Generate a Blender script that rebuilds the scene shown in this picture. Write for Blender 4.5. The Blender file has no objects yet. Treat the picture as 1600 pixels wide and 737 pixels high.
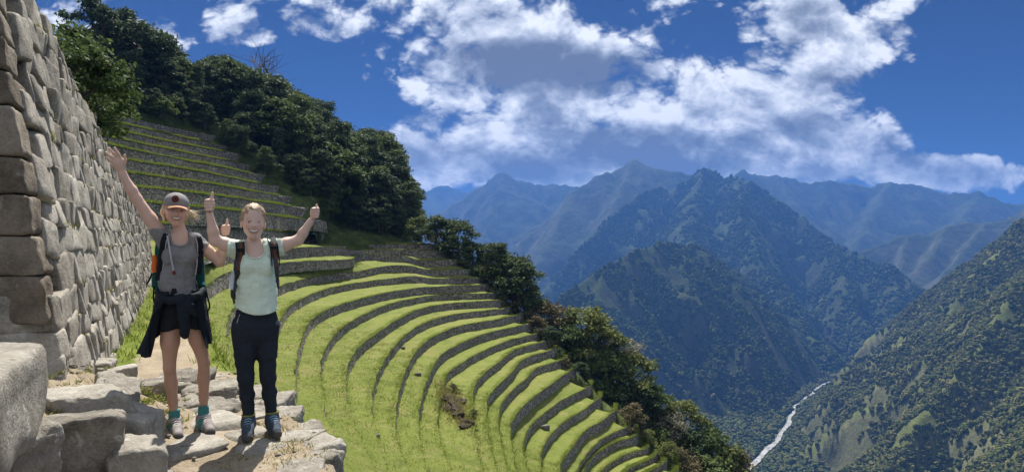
import bpy, math, random
import numpy as np
from mathutils import Vector, Matrix

rnd = random.Random(7)
rng = np.random.default_rng(11)
SC = bpy.context.scene
COL = SC.collection

# ------------------------------------------------------------------ camera
F, HOR, CH = 900.0, 372.0, 1.43          # focal length and horizon row of the 1600 px wide photograph, camera height
cam_d = bpy.data.cameras.new('camera'); cam = bpy.data.objects.new('camera', cam_d); COL.objects.link(cam)
cam.location = (0, 0, CH); cam.rotation_euler = (math.pi / 2, 0, 0)
cam_d.sensor_fit = 'HORIZONTAL'; cam_d.sensor_width = 36.0
cam_d.lens = 36.0 * F / 1600.0
cam_d.shift_y = -(368.5 - HOR) / 1600.0
cam_d.clip_start = 0.05; cam_d.clip_end = 60000
SC.camera = cam

# ------------------------------------------------------------------ light
SUN_AZ, SUN_EL = math.radians(-10), math.radians(59)
SUNV = Vector((math.sin(SUN_AZ) * math.cos(SUN_EL), math.cos(SUN_AZ) * math.cos(SUN_EL), math.sin(SUN_EL)))
sun_d = bpy.data.lights.new('sun', 'SUN'); sun = bpy.data.objects.new('sun', sun_d); COL.objects.link(sun)
sun_d.energy = 3.3; sun_d.angle = math.radians(0.53); sun_d.color = (1.0, 0.945, 0.86)
sun.rotation_euler = SUNV.to_track_quat('Z', 'Y').to_euler()

SC.render.engine = 'CYCLES'
SC.cycles.use_denoising = True
SC.cycles.max_bounces = 5; SC.cycles.diffuse_bounces = 2; SC.cycles.transmission_bounces = 3
SC.cycles.volume_bounces = 0; SC.cycles.transparent_max_bounces = 4
vs = SC.view_settings
vs.view_transform = 'Standard'; vs.look = 'None'; vs.gamma = 1.0; vs.exposure = 1.53; vs.use_curve_mapping = False

# node helper -------------------------------------------------------------
class NT:
    def __init__(s, tree): s.t = tree; s.t.nodes.clear()
    def n(s, typ, ins=None, **kw):
        nd = s.t.nodes.new(typ)
        for k, v in kw.items(): setattr(nd, k, v)
        for k, v in (ins or {}).items():
            sock = nd.inputs[k]
            if isinstance(v, bpy.types.NodeSocket): s.t.links.new(v, sock)
            else: sock.default_value = v
        return nd
    def math(s, op, a, b=0.0, c=0.0, clamp=False):
        nd = s.n('ShaderNodeMath', {0: a, 1: b, 2: c}, operation=op); nd.use_clamp = clamp
        return nd.outputs[0]
    def vec(s, op, a, b=(0, 0, 0)):
        return s.n('ShaderNodeVectorMath', {0: a, 1: b}, operation=op).outputs[0]
    def noise(s, v, scale, detail=4.0, rough=0.55, dist=0.0):
        return s.n('ShaderNodeTexNoise', {'Vector': v, 'Scale': scale, 'Detail': detail, 'Roughness': rough, 'Distortion': dist})
    def ramp(s, f, stops):
        nd = s.n('ShaderNodeValToRGB', {0: f}); el = nd.color_ramp.elements
        while len(el) > 1: el.remove(el[-1])
        for i, (p, c) in enumerate(stops):
            e = el[0] if i == 0 else el.new(p)
            e.position = p; e.color = (c[0], c[1], c[2], 1.0) if not np.isscalar(c) else (c, c, c, 1.0)
        return nd.outputs[0]
    def mix(s, f, a, b, mode='MIX'):
        nd = s.n('ShaderNodeMix', data_type='RGBA', blend_type=mode)
        for i, v in ((0, f), (6, a), (7, b)):
            if isinstance(v, bpy.types.NodeSocket): s.t.links.new(v, nd.inputs[i])
            else: nd.inputs[i].default_value = v if i == 0 else (v[0], v[1], v[2], 1.0)
        return nd.outputs[2]
    def smooth(s, f, lo, hi, a=0.0, b=1.0):
        return s.n('ShaderNodeMapRange', {0: f, 1: lo, 2: hi, 3: a, 4: b}, interpolation_type='SMOOTHSTEP').outputs[0]

# ------------------------------------------------------------------ sky
world = bpy.data.worlds.new('World'); SC.world = world; world.use_nodes = True
w = NT(world.node_tree)
sky = w.n('ShaderNodeTexSky', sky_type='NISHITA', sun_disc=False)
sky.sun_elevation = SUN_EL; sky.sun_rotation = SUN_AZ
sky.altitude = 2700; sky.air_density = 1.0; sky.dust_density = 0.3; sky.ozone_density = 4.0
sep = w.n('ShaderNodeSeparateXYZ', {0: w.n('ShaderNodeTexCoord').outputs['Generated']})
dx, dy, dz = sep.outputs
zz = w.math('ADD', w.math('MAXIMUM', dz, 0.0), 0.13)
cp = w.n('ShaderNodeCombineXYZ', {0: w.math('DIVIDE', dx, zz), 1: w.math('DIVIDE', dy, zz), 2: 0.37}).outputs[0]
# where the banks of cloud stand in the sky: azimuth (x/y) and height (z/y) of each bank
ay = w.math('MAXIMUM', dy, 0.08)
au, av = w.math('DIVIDE', dx, ay), w.math('DIVIDE', dz, ay)
uv = w.n('ShaderNodeCombineXYZ', {0: au, 1: av, 2: 0.0}).outputs[0]
def bank(x, y, rx, ry, gain, rot=0.0):
    m = w.n('ShaderNodeMapping', {'Location': ((x - 800) / F, (HOR - y) / F, 0), 'Rotation': (0, 0, rot), 'Scale': (rx / F, ry / F, 1)}, vector_type='TEXTURE')
    w.t.links.new(uv, m.inputs[0])
    l = w.n('ShaderNodeVectorMath', {0: m.outputs[0]}, operation='LENGTH').outputs['Value']
    return w.smooth(l, 0.35, 1.15, gain, 0.0)
BANKS = [(930, 130, 600, 200, .16, -.06), (900, 258, 400, 58, .23, 0), (1270, 235, 280, 65, .18, -.1), (1120, 150, 260, 90, .07, -.2), (1480, 268, 150, 34, .20, 0), (640, 255, 80, 50, .12, 0),
         (1300, 30, 120, 45, .10, -.4), (1430, 75, 60, 30, .12, -.8), (1590, 145, 45, 25, .18, 0), (360, 45, 200, 40, .06, 0),
         (575, 165, 120, 42, -.17, .1), (1540, 110, 190, 140, -.32, .3), (1500, 215, 110, 28, -.10, 0), (1080, 35, 70, 35, -.10, 0), (330, 140, 200, 60, -.16, .3), (500, 110, 80, 40, -.06, 0)]
tot = None
for b in BANKS:
    v = bank(*b); tot = v if tot is None else w.math('ADD', tot, v)
low = w.smooth(av, 0.42, 0.90, 1.0, 0.0)
qd = w.vec('MULTIPLY', uv, (1.0, 1.45, 1.0))
def puffs(v):      # banks seen from the side: large shapes with billowing edges
    a = w.noise(v, 3.3, 11.0, 0.60, 0.25).outputs[0]
    c = w.n('ShaderNodeTexVoronoi', {'Vector': w.vec('ADD', v, w.vec('MULTIPLY', w.noise(v, 9.0, 3.0).outputs['Color'], (.08, .08, 0))), 'Scale': 8.0, 'Detail': 4.0, 'Roughness': 0.6}, feature='F1').outputs[0]
    return w.math('ADD', w.math('MULTIPLY', a, 0.86), w.math('MULTIPLY', w.math('SUBTRACT', 0.75, c), 0.22))
def sheet(v): return w.noise(v, 1.05, 9.0, 0.62, 0.3).outputs[0]
def both(a, b): return w.math('ADD', w.math('MULTIPLY', a, low), w.math('MULTIPLY', b, w.math('SUBTRACT', 1.0, low)))
f0 = both(puffs(qd), sheet(cp)); f1 = both(puffs(w.vec('ADD', qd, (-.006, .045, 0))), sheet(w.vec('ADD', cp, (-.03, .16, 0))))
field = w.math('ADD', f0, w.math('ADD', tot, w.math('ADD', 0.10, w.math('MULTIPLY', low, 0.028))))
grey = w.math('ADD', w.math('ADD', bank(880, 108, 170, 55, .75, -.05), bank(1000, 228, 150, 45, .60)), bank(730, 95, 110, 40, .35))
dens = w.smooth(field, 0.475, 0.585)
rel = w.math('MULTIPLY', w.math('SUBTRACT', f0, f1), 3.6)
thick = w.smooth(field, 0.60, 0.80)
core = w.smooth(w.noise(w.vec('ADD', qd, (3.1, 1.7, 0)), 4.2, 4.0, 0.5).outputs[0], 0.46, 0.66)
lit = w.math('SUBTRACT', w.math('ADD', 0.70, rel), w.math('ADD', w.math('MULTIPLY', thick, 0.22), w.math('ADD', grey, w.math('MULTIPLY', w.math('MULTIPLY', thick, core), 0.5))), clamp=True)
ccol = w.ramp(lit, [(0.0, (0.13, 0.145, 0.18)), (0.35, (0.25, 0.28, 0.33)), (0.65, (0.48, 0.52, 0.59)), (1.0, (0.86, 0.88, 0.90))])
skyc = w.mix(1.0, sky.outputs[0], (.105, .165, .275), 'MULTIPLY')
bg_sky = w.n('ShaderNodeBackground', {0: skyc, 1: 0.05})
bg_cl = w.n('ShaderNodeBackground', {0: ccol, 1: 0.46})
above = w.smooth(dz, -0.02, 0.02)
mx = w.n('ShaderNodeMixShader', {0: w.math('MULTIPLY', w.math('MULTIPLY', dens, 0.94), above), 1: bg_sky.outputs[0], 2: bg_cl.outputs[0]})
w.n('ShaderNodeOutputWorld', {0: mx.outputs[0]})

# ------------------------------------------------------------------ helpers
def P(x, y, Y): return np.array(((x - 800) / F * Y, Y, CH - Y * (y - HOR) / F))
def PX(p): return 800 + F * p[0] / p[1], HOR + F * (CH - p[2]) / p[1]

_perm = np.random.default_rng(5).permutation(256); _perm = np.concatenate([_perm, _perm, _perm])
_grad = np.random.default_rng(6).normal(size=(256, 3)); _grad /= np.linalg.norm(_grad, axis=1)[:, None]
def noise(p):
    p = np.asarray(p, float); i = np.floor(p).astype(int); f = p - i; i &= 255
    u = f * f * f * (f * (f * 6 - 15) + 10); r = 0
    for a in (0, 1):
        for b in (0, 1):
            for c in (0, 1):
                h = _perm[_perm[_perm[i[..., 0] + a] + i[..., 1] + b] + i[..., 2] + c]
                g = _grad[h]; d = (g * (f - np.array((a, b, c)))).sum(-1)
                r = r + d * np.where(a, u[..., 0], 1 - u[..., 0]) * np.where(b, u[..., 1], 1 - u[..., 1]) * np.where(c, u[..., 2], 1 - u[..., 2])
    return r * 1.5
def fbm(p, o=4, g=0.5):
    p = np.asarray(p, float); r, a = 0, 1.0
    for k in range(o): r = r + a * noise(p + 17.3 * k); p = p * 2.03; a *= g
    return r
def n2d(x, y, s=0.0): return np.stack([x, y, np.full_like(np.asarray(x, float), s)], -1)
def sstep(x, a, b):
    t = np.clip((np.asarray(x, float) - a) / (b - a), 0, 1); return t * t * (3 - 2 * t)

def link(o, parent=None):
    COL.objects.link(o)
    if parent is not None: o.parent = parent
    return o
def mesh(name, V, Fc, mat, smooth=True):
    me = bpy.data.meshes.new(name)
    V = np.asarray(V, np.float32).reshape(-1, 3)
    if isinstance(Fc, np.ndarray): groups = [Fc]
    else:
        groups = [np.array([f for f in Fc if len(f) == k]) for k in sorted(set(len(f) for f in Fc))] if len(Fc) and not isinstance(Fc[0], np.ndarray) else list(Fc)
    me.vertices.add(len(V)); me.vertices.foreach_set('co', V.ravel())
    lv = np.concatenate([g.ravel() for g in groups]) if groups else np.zeros(0, int)
    tot_ = np.concatenate([np.full(len(g), g.shape[1]) for g in groups]) if groups else np.zeros(0, int)
    st = np.concatenate([[0], np.cumsum(tot_)[:-1]]) if len(tot_) else tot_
    me.loops.add(len(lv)); me.loops.foreach_set('vertex_index', lv.astype(np.int32))
    me.polygons.add(len(tot_)); me.polygons.foreach_set('loop_start', st.astype(np.int32))
    me.polygons.foreach_set('use_smooth', np.full(len(tot_), smooth))
    me.update(calc_edges=True); me.validate()
    if mat is not None: me.materials.append(mat)
    return me
def obj(name, V, Fc, mat, parent=None, smooth=True):
    V = np.asarray(V, float).reshape(-1, 3)
    if parent is not None: V = V - np.array(origin_of(parent))
    return link(bpy.data.objects.new(name, mesh(name, V, Fc, mat, smooth)), parent)
def origin_of(o):
    v = Vector((0, 0, 0))
    while o is not None: v = v + Vector(o.location); o = o.parent
    return v
def tag(o, label=None, cat=None, group=None, kind=None):
    for k, v in (('label', label), ('category', cat), ('group', group), ('kind', kind)):
        if v: o[k] = v
    return o
def thing(name, loc, label, cat, group=None):
    o = bpy.data.objects.new(name, None); o.location = tuple(float(c) for c in loc); o.empty_display_size = 0.2
    return tag(link(o), label, cat, group)
def copy_tree(o, parent=None):
    c = o.copy(); link(c, parent)
    for ch in o.children: copy_tree(ch, c)
    return c
def grid_faces(nu, nv, wrap=False):
    i = np.arange(nu if wrap else nu - 1)[:, None]; j = np.arange(nv - 1)[None, :]
    a = i * nv + j; b = ((i + 1) % nu) * nv + j
    return np.stack([a, b, b + 1, a + 1], -1).reshape(-1, 4)
def join(parts):
    Vs, Fs, o = [], [], 0
    for V, Fc in parts:
        V = np.asarray(V, float).reshape(-1, 3)
        Vs.append(V); Fs += [f + o for f in ([Fc] if isinstance(Fc, np.ndarray) else Fc)]; o += len(V)
    by = {}
    for f in Fs: by.setdefault(f.shape[1], []).append(f)
    return np.concatenate(Vs), [np.concatenate(v) for v in by.values()]
def tube(pts, rad, n=7, flat=None):
    """tapered tube through pts; flat = (vector, factor) squashes it along one direction"""
    pts = np.asarray(pts, float); rad = np.broadcast_to(np.asarray(rad, float), (len(pts),))
    T = np.gradient(pts, axis=0); T /= np.linalg.norm(T, axis=1)[:, None] + 1e-9
    up = np.array((0.13, 0.31, 0.94)); up = up if abs(T[0] @ up) < .95 else np.array((1, 0.1, 0))
    V = []
    for p, t, r in zip(pts, T, rad):
        a = np.cross(t, up); a /= np.linalg.norm(a) + 1e-9; b = np.cross(a, t); up = b if np.linalg.norm(b) > 1e-6 else up
        th = np.arange(n) * 2 * math.pi / n
        q = r * (np.cos(th)[:, None] * a + np.sin(th)[:, None] * b)
        if flat is not None:
            d = np.asarray(flat[0], float); q = q - (1 - flat[1]) * (q @ d)[:, None] * d
        V.append(p + q)
    V = np.concatenate(V); m = len(pts)
    fc = []
    for i in range(m - 1):
        for j in range(n): fc.append((i * n + j, i * n + (j + 1) % n, (i + 1) * n + (j + 1) % n, (i + 1) * n + j))
    V = np.vstack([V, pts[0], pts[-1]])
    cap = [(j, len(V) - 2, (j + 1) % n) for j in range(n)] + [((m - 1) * n + (j + 1) % n, len(V) - 1, (m - 1) * n + j) for j in range(n)]
    return V, [np.array(fc), np.array(cap)[:, ::-1]]
def spline(pts, step):
    pts = np.asarray(pts, float); q = np.vstack([2 * pts[0] - pts[1], pts, 2 * pts[-1] - pts[-2]]); out = []
    for i in range(1, len(q) - 2):
        p0, p1, p2, p3 = q[i - 1:i + 3]; n = max(2, int(np.linalg.norm((p2 - p1)[:3]) / step))
        # centripetal-like: limit overshoot by scaling tangents
        l1 = np.linalg.norm((p2 - p1)[:3])
        def tang(a, b, c):
            la, lb = np.linalg.norm((b - a)[:3]) + 1e-9, np.linalg.norm((c - b)[:3]) + 1e-9
            return ((b - a) / la * lb + (c - b) / lb * la) / (la + lb)
        m1, m2 = tang(p0, p1, p2) * l1, tang(p1, p2, p3) * l1
        t = np.arange(n)[:, None] / n
        out.append((2 * t**3 - 3 * t**2 + 1) * p1 + (t**3 - 2 * t**2 + t) * m1 + (-2 * t**3 + 3 * t**2) * p2 + (t**3 - t**2) * m2)
    out.append(pts[-1:]); return np.concatenate(out)
def tufts(pts, h, w=0.02, blades=5, spread=0.08, lean=0.35, seed=0):
    """blades of grass: one triangle each, in small clumps"""
    g = np.random.default_rng(seed + 1000); pts = np.asarray(pts, float); n = len(pts)
    h = np.broadcast_to(h, (n,)); w = np.broadcast_to(w, (n,))
    b = np.repeat(pts, blades, 0); hh = np.repeat(h, blades) * g.uniform(.5, 1.2, n * blades); ww = np.repeat(w, blades)
    sp = np.repeat(np.broadcast_to(spread, (n,)), blades)
    b[:, :2] += g.normal(size=(n * blades, 2)) * sp[:, None]
    a = g.uniform(0, 2 * math.pi, n * blades); side = np.stack([np.cos(a), np.sin(a), 0 * a], 1) * ww[:, None]
    c = g.uniform(0, 2 * math.pi, n * blades); tip = b + np.stack([np.cos(c) * lean * hh, np.sin(c) * lean * hh, hh], 1)
    b[:, 2] -= 0.03 * (hh > .05)
    V = np.stack([b - side, b + side, tip], 1).reshape(-1, 3)
    return V, np.arange(len(V)).reshape(-1, 3)
def rock_shape(size, seed, n=7, k=5.0, amp=0.05, freq=1.6, skew=0.08):
    """a block of stone: rounded box with uneven faces"""
    g = np.random.default_rng(seed); lin = np.sin(np.linspace(-1, 1, n) * math.pi / 2) if n > 4 else np.linspace(-1, 1, n)
    Vs, Fs = [], []
    for ax in range(3):
        for s in (-1, 1):
            a, b = np.meshgrid(lin, lin, indexing='ij'); c = np.full_like(a, s)
            q = [None] * 3; q[ax] = c; q[(ax + 1) % 3] = a; q[(ax + 2) % 3] = b
            f = grid_faces(n, n); Fs.append((f if s > 0 else f[:, ::-1]) + len(Vs) * n * n)
            Vs.append(np.stack(q, -1).reshape(-1, 3))
    V = np.concatenate(Vs); Fc = np.concatenate(Fs)
    V = V / (np.abs(V) ** k).sum(1)[:, None] ** (1 / k)
    sz = np.asarray(size, float) / 2; m = sz.min()
    S = np.eye(3) + g.normal(size=(3, 3)) * skew * (1 - np.eye(3))
    W = (V @ S.T) * sz
    off = g.uniform(-50, 50, 3)
    W = W + (V / np.linalg.norm(V, axis=1)[:, None]) * (fbm(W / sz.mean() * freq + off, 3)[:, None] * amp * sz.mean() * 2)
    key = np.round(V, 5); _, idx, inv = np.unique(key, axis=0, return_index=True, return_inverse=True)
    return W[idx], inv.ravel()[Fc]
# ------------------------------------------------------------------ materials
def material(name, fn):
    m = bpy.data.materials.new(name); m.use_nodes = True; t = NT(m.node_tree); fn(t); return m
def out(t, bsdf): t.n('ShaderNodeOutputMaterial', {0: bsdf})
def pri(t, col, rough=0.85, bump=None, bs=0.5, bd=0.02, spec=0.3, **kw):
    ins = {'Base Color': col if not isinstance(col, tuple) else (*col, 1.0), 'Roughness': rough, 'Specular IOR Level': spec, **kw}
    if bump is not None: ins['Normal'] = t.n('ShaderNodeBump', {'Height': bump, 'Strength': bs, 'Distance': bd}).outputs[0]
    b = t.n('ShaderNodeBsdfPrincipled', ins); out(t, b.outputs[0]); return b
def crd(t, kind='Object'): return t.n('ShaderNodeTexCoord').outputs[kind]
def pos(t): return t.n('ShaderNodeNewGeometry').outputs['Position']

def f_granite(t, base=((.10, .09, .075), (.25, .23, .195), (.42, .395, .345)), lich=.5, sc=1.0):
    c = pos(t); a = t.noise(c, 3.2 * sc, 8, .68).outputs[0]; f = t.noise(c, 55 * sc, 4, .7).outputs[0]
    r = t.n('ShaderNodeObjectInfo').outputs['Random']
    v = t.math('ADD', t.math('ADD', t.math('MULTIPLY', a, .72), t.math('MULTIPLY', f, .30)), t.math('MULTIPLY', t.math('SUBTRACT', r, .5), .14))
    col = t.ramp(v, [(.33, base[0]), (.52, base[1]), (.72, base[2])])
    l = t.smooth(t.noise(c, 9 * sc, 5, .7, .4).outputs[0], .57, .66)
    col = t.mix(t.math('MULTIPLY', l, lich), col, (.52, .52, .46))
    d = t.smooth(t.noise(t.vec('ADD', c, (7, 3, 1)), 4.4 * sc, 6, .72).outputs[0], .58, .70)
    col = t.mix(t.math('MULTIPLY', d, .6), col, (.075, .07, .06))
    m = t.smooth(t.noise(t.vec('ADD', c, (1, 9, 4)), 2.1 * sc, 5, .7).outputs[0], .60, .72)
    col = t.mix(t.math('MULTIPLY', m, .35), col, (.17, .16, .07))
    h = t.math('ADD', t.math('MULTIPLY', f, .35), t.noise(c, 14 * sc, 6, .7).outputs[0])
    pri(t, col, .92, h, .75, .03 / sc, .2)
M_GRAN = material('weathered_granite', f_granite)
M_DARKROCK = material('dark_boulder', lambda t: f_granite(t, ((.05, .046, .04), (.12, .11, .095), (.22, .21, .18)), .3, .6))
M_INCA = material('fitted_granite_with_lichen', lambda t: f_granite(t, ((.13, .115, .092), (.34, .31, .26), (.55, .515, .445)), .45, 1.0))
M_QUOIN = material('brown_stained_granite_painted_shade', lambda t: f_granite(t, ((.085, .068, .05), (.20, .165, .125), (.34, .295, .235)), .25, .9))  # brown staining, with the shade of the end face also darkened into the colour

def f_drywall(t):
    c = pos(t); w_ = t.vec('ADD', c, t.vec('MULTIPLY', t.noise(c, 2.4, 3).outputs['Color'], (.22, .22, .14)))
    sc = t.vec('MULTIPLY', w_, (1, 1, 1.35))
    e = t.n('ShaderNodeTexVoronoi', {'Vector': sc, 'Scale': 4.3, 'Randomness': 1.0}, feature='DISTANCE_TO_EDGE').outputs[0]
    k = t.n('ShaderNodeTexVoronoi', {'Vector': sc, 'Scale': 4.3, 'Randomness': 1.0}).outputs['Color']
    g = t.n('ShaderNodeSeparateColor', {0: k}).outputs[0]
    a = t.noise(c, .35, 5, .6).outputs[0]
    v = t.math('ADD', t.math('MULTIPLY', g, .62), t.math('MULTIPLY', a, .5))
    col = t.ramp(v, [(.18, (.10, .09, .075)), (.5, (.26, .235, .195)), (.78, (.46, .43, .37)), (1, (.62, .59, .53))])
    j = t.smooth(e, .012, .085)
    col = t.mix(j, (.022, .02, .014), col)
    mo = t.smooth(t.noise(c, 1.3, 5, .7).outputs[0], .55, .68)
    col = t.mix(t.math('MULTIPLY', mo, .40), col, (.085, .095, .035))
    pri(t, col, .95, t.math('ADD', j, t.math('MULTIPLY', g, .5)), 1.0, .16, .15)
M_DRY = material('rough_fieldstone_wall', f_drywall)

def f_grass(t, dark=(.075, .105, .018), mid=(.165, .200, .042), dry=(.29, .245, .11), dryamt=.9):
    c = pos(t); a = t.noise(c, .32, 6, .62).outputs[0]; b = t.noise(c, 2.3, 6, .7).outputs[0]; f = t.noise(c, 11, 4, .7).outputs[0]
    v = t.math('ADD', t.math('MULTIPLY', a, .5), t.math('ADD', t.math('MULTIPLY', b, .36), t.math('MULTIPLY', f, .30)))
    col = t.ramp(v, [(.40, dark), (.58, mid), (.78, (mid[0] * 1.25, mid[1] * 1.18, mid[2] * 1.3))])
    d = t.smooth(t.noise(t.vec('ADD', c, (31, 5, 2)), .45, 9, .78).outputs[0], .48, .72)
    col = t.mix(t.math('MULTIPLY', d, dryamt), col, dry)
    e_ = t.smooth(t.noise(t.vec('ADD', c, (3, 41, 8)), .11, 6, .7).outputs[0], .50, .66)
    col = t.mix(t.math('MULTIPLY', e_, .45), col, (.235, .225, .075))
    k_ = t.smooth(t.noise(t.vec('ADD', c, (9, 4, 1)), 1.1, 6, .72).outputs[0], .56, .70)
    col = t.mix(t.math('MULTIPLY', k_, .55), col, (.055, .085, .018))
    pri(t, col, .9, t.math('ADD', t.math('MULTIPLY', b, 1.2), t.math('MULTIPLY', f, .8)), .9, .22, .12)
M_GRASS = material('short_turf', f_grass)
M_PATHGRASS = material('path_side_turf', lambda t: f_grass(t, (.085, .11, .022), (.16, .19, .04), (.30, .26, .12), .8))
def f_blade(t, a=(.10, .155, .02), b=(.24, .27, .05)):
    g = t.n('ShaderNodeNewGeometry').outputs['Random Per Island']
    col = t.ramp(g, [(0, a), (.6, tuple((x + y) / 2 for x, y in zip(a, b))), (1, b)])
    d = t.n('ShaderNodeBsdfDiffuse', {0: col}); tr = t.n('ShaderNodeBsdfTranslucent', {0: col})
    out(t, t.n('ShaderNodeMixShader', {0: .45, 1: d.outputs[0], 2: tr.outputs[0]}).outputs[0])
M_BLADE = material('grass_blades', f_blade)
M_DRYBLADE = material('dry_grass_blades', lambda t: f_blade(t, (.12, .14, .03), (.36, .30, .12)))

def f_leaf(t, a, b, tr=.35):
    g = t.n('ShaderNodeNewGeometry').outputs['Random Per Island']; r = t.n('ShaderNodeObjectInfo').outputs['Random']
    n_ = t.noise(crd(t), .55, 3).outputs[0]
    v = t.math('ADD', t.math('ADD', t.math('MULTIPLY', g, .45), t.math('MULTIPLY', r, .35)), t.math('MULTIPLY', n_, .35))
    col = t.ramp(v, [(.25, a), (.85, b)])
    d = t.n('ShaderNodeBsdfPrincipled', {'Base Color': col, 'Roughness': .7, 'Specular IOR Level': .14}); tl = t.n('ShaderNodeBsdfTranslucent', {0: col})
    out(t, t.n('ShaderNodeMixShader', {0: tr, 1: d.outputs[0], 2: tl.outputs[0]}).outputs[0])
M_LEAF_D = material('dark_leaves', lambda t: f_leaf(t, (.036, .058, .026), (.092, .128, .052), .26))
M_LEAF_M = material('green_leaves', lambda t: f_leaf(t, (.045, .075, .022), (.125, .165, .050), .32))
M_LEAF_L = material('yellow_green_leaves', lambda t: f_leaf(t, (.07, .095, .025), (.17, .19, .06), .35))
M_LEAF_G = material('grey_green_leaves', lambda t: f_leaf(t, (.10, .105, .07), (.24, .23, .17), .25))
M_LEAF_B = material('brownish_scrub_leaves', lambda t: f_leaf(t, (.06, .060, .026), (.15, .125, .06), .25))
def f_bark(t):
    c = crd(t); n_ = t.noise(t.vec('MULTIPLY', c, (3, 3, .6)), 3, 6, .7).outputs[0]
    pri(t, t.ramp(n_, [(.3, (.04, .032, .024)), (.7, (.15, .125, .10))]), .9, n_, .8, .05)
def f_crown(t, a, b):
    r = t.n('ShaderNodeObjectInfo').outputs['Random']; n_ = t.noise(pos(t), .02, 4, .6).outputs[0]; f = t.noise(pos(t), .5, 4, .75).outputs[0]
    v = t.math('ADD', t.math('ADD', t.math('MULTIPLY', r, .35), t.math('MULTIPLY', n_, .35)), t.math('MULTIPLY', f, .45))
    pri(t, t.ramp(v, [(.32, a), (.85, b)]), .95, f, 1.0, 1.2, .03)
M_CROWN_D = material('dark_far_crowns', lambda t: f_crown(t, (.022, .036, .014), (.072, .096, .034)))
M_CROWN_M = material('green_far_crowns', lambda t: f_crown(t, (.035, .052, .016), (.115, .135, .045)))
M_CROWN_B = material('olive_far_crowns', lambda t: f_crown(t, (.05, .056, .022), (.14, .135, .058)))
M_CROWN_L = material('pale_far_crowns', lambda t: f_crown(t, (.085, .092, .026), (.23, .22, .085)))
M_BARK = material('bark', f_bark)

def f_mount(t, sc, cols, rock, steep=(.60, .80), rockamt=.7, bscale=1.0, bd=8.0):
    c = pos(t); nz = t.n('ShaderNodeSeparateXYZ', {0: t.n('ShaderNodeNewGeometry').outputs['Normal']}).outputs[2]
    a = t.noise(c, .0028 * sc, 7, .66).outputs[0]; b = t.noise(c, .045 * sc, 5, .72).outputs[0]
    v = t.math('ADD', t.math('MULTIPLY', a, .6), t.math('MULTIPLY', b, .42))
    col = t.ramp(v, [(.38, cols[0]), (.52, cols[1]), (.66, cols[2])])
    k = t.math('ADD', nz, t.math('MULTIPLY', t.math('SUBTRACT', t.noise(c, .012 * sc, 5, .7).outputs[0], .5), .7))
    s = t.smooth(k, steep[0], steep[1], 1, 0)
    col = t.mix(t.math('MULTIPLY', s, rockamt), col, rock)
    pri(t, col, .95, b, .85 * bscale, bd, .05)
M_HILL = material('forested_hill', lambda t: f_mount(t, 1.4, ((.055, .072, .020), (.095, .112, .034), (.155, .16, .056)), (.21, .185, .13), (.46, .62), .35, 1, 6))
M_MOUNT = material('mountain_forest', lambda t: f_mount(t, 1.0, ((.022, .034, .014), (.042, .056, .022), (.070, .082, .034)), (.11, .105, .085), (.48, .68), .4, 1, 9))
M_FAR = material('far_mountain', lambda t: f_mount(t, .5, ((.024, .036, .020), (.044, .056, .030), (.075, .080, .050)), (.13, .125, .11), (.55, .75), .5, 1, 16))

def f_dirt(t):
    c = pos(t); a = t.noise(c, 2.2, 6, .65).outputs[0]; f = t.noise(c, 42, 5, .75).outputs[0]
    pb = t.n('ShaderNodeTexVoronoi', {'Vector': c, 'Scale': 26.0}); e = t.smooth(pb.outputs[0], .10, .42, 1, 0)
    g = t.n('ShaderNodeSeparateColor', {0: pb.outputs['Color']}).outputs[0]; peb = t.math('MULTIPLY', e, t.smooth(g, .62, .70))
    col = t.ramp(t.math('ADD', t.math('MULTIPLY', a, .55), t.math('MULTIPLY', f, .5)), [(.34, (.17, .135, .09)), (.54, (.33, .275, .20)), (.74, (.47, .41, .32))])
    col = t.mix(peb, col, (.45, .42, .37))
    pri(t, col, .95, t.math('ADD', t.math('MULTIPLY', f, .6), peb), .8, .03, .1)
M_DIRT = material('gravelly_dirt', f_dirt)
def f_ground(t):
    """path and platform ground: trodden dirt where people walk, turf beside it"""
    c = pos(t); s = t.n('ShaderNodeSeparateXYZ', {0: c}); q = t.n('ShaderNodeAttribute', attribute_name='turf').outputs['Fac']
    a = t.noise(c, 2.0, 6, .65).outputs[0]; f = t.noise(c, 38, 5, .75).outputs[0]
    dirt = t.ramp(t.math('ADD', t.math('MULTIPLY', a, .55), t.math('MULTIPLY', f, .5)), [(.34, (.17, .135, .09)), (.54, (.34, .28, .20)), (.74, (.48, .42, .33))])
    gr = t.ramp(t.math('ADD', t.math('MULTIPLY', a, .6), t.math('MULTIPLY', t.noise(c, 15, 4, .7).outputs[0], .45)), [(.36, (.075, .105, .02)), (.55, (.155, .195, .035)), (.75, (.27, .25, .09))])
    m = t.smooth(t.math('ADD', q, t.math('MULTIPLY', t.math('SUBTRACT', t.noise(c, 4.5, 6, .7).outputs[0], .5), .9)), .40, .60)
    pri(t, t.mix(m, dirt, gr), .95, t.math('ADD', f, t.math('MULTIPLY', a, .7)), .8, .035, .1)
M_GROUND = material('trodden_ground', f_ground)
def f_earth(t):
    c = pos(t); a = t.noise(c, 1.6, 7, .72).outputs[0]
    pri(t, t.ramp(a, [(.35, (.022, .018, .012)), (.55, (.075, .06, .04)), (.72, (.10, .105, .04))]), .95, a, 1, .3, .1)
M_EARTH = material('bare_dark_earth', f_earth)
M_RIVER = material('river_white_water', lambda t: pri(t, t.ramp(t.noise(pos(t), .05, 6, .7).outputs[0], [(.36, (.14, .15, .145)), (.58, (.42, .41, .39))]), .35, t.noise(pos(t), .25, 5, .7).outputs[0], .5, 1.0, .5))
M_VALLEY = material('valley_floor_green', lambda t: f_mount(t, 1.6, ((.04, .055, .018), (.075, .09, .03), (.12, .13, .05)), (.12, .12, .07), (.1, .2), .2, 1, 5))
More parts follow.
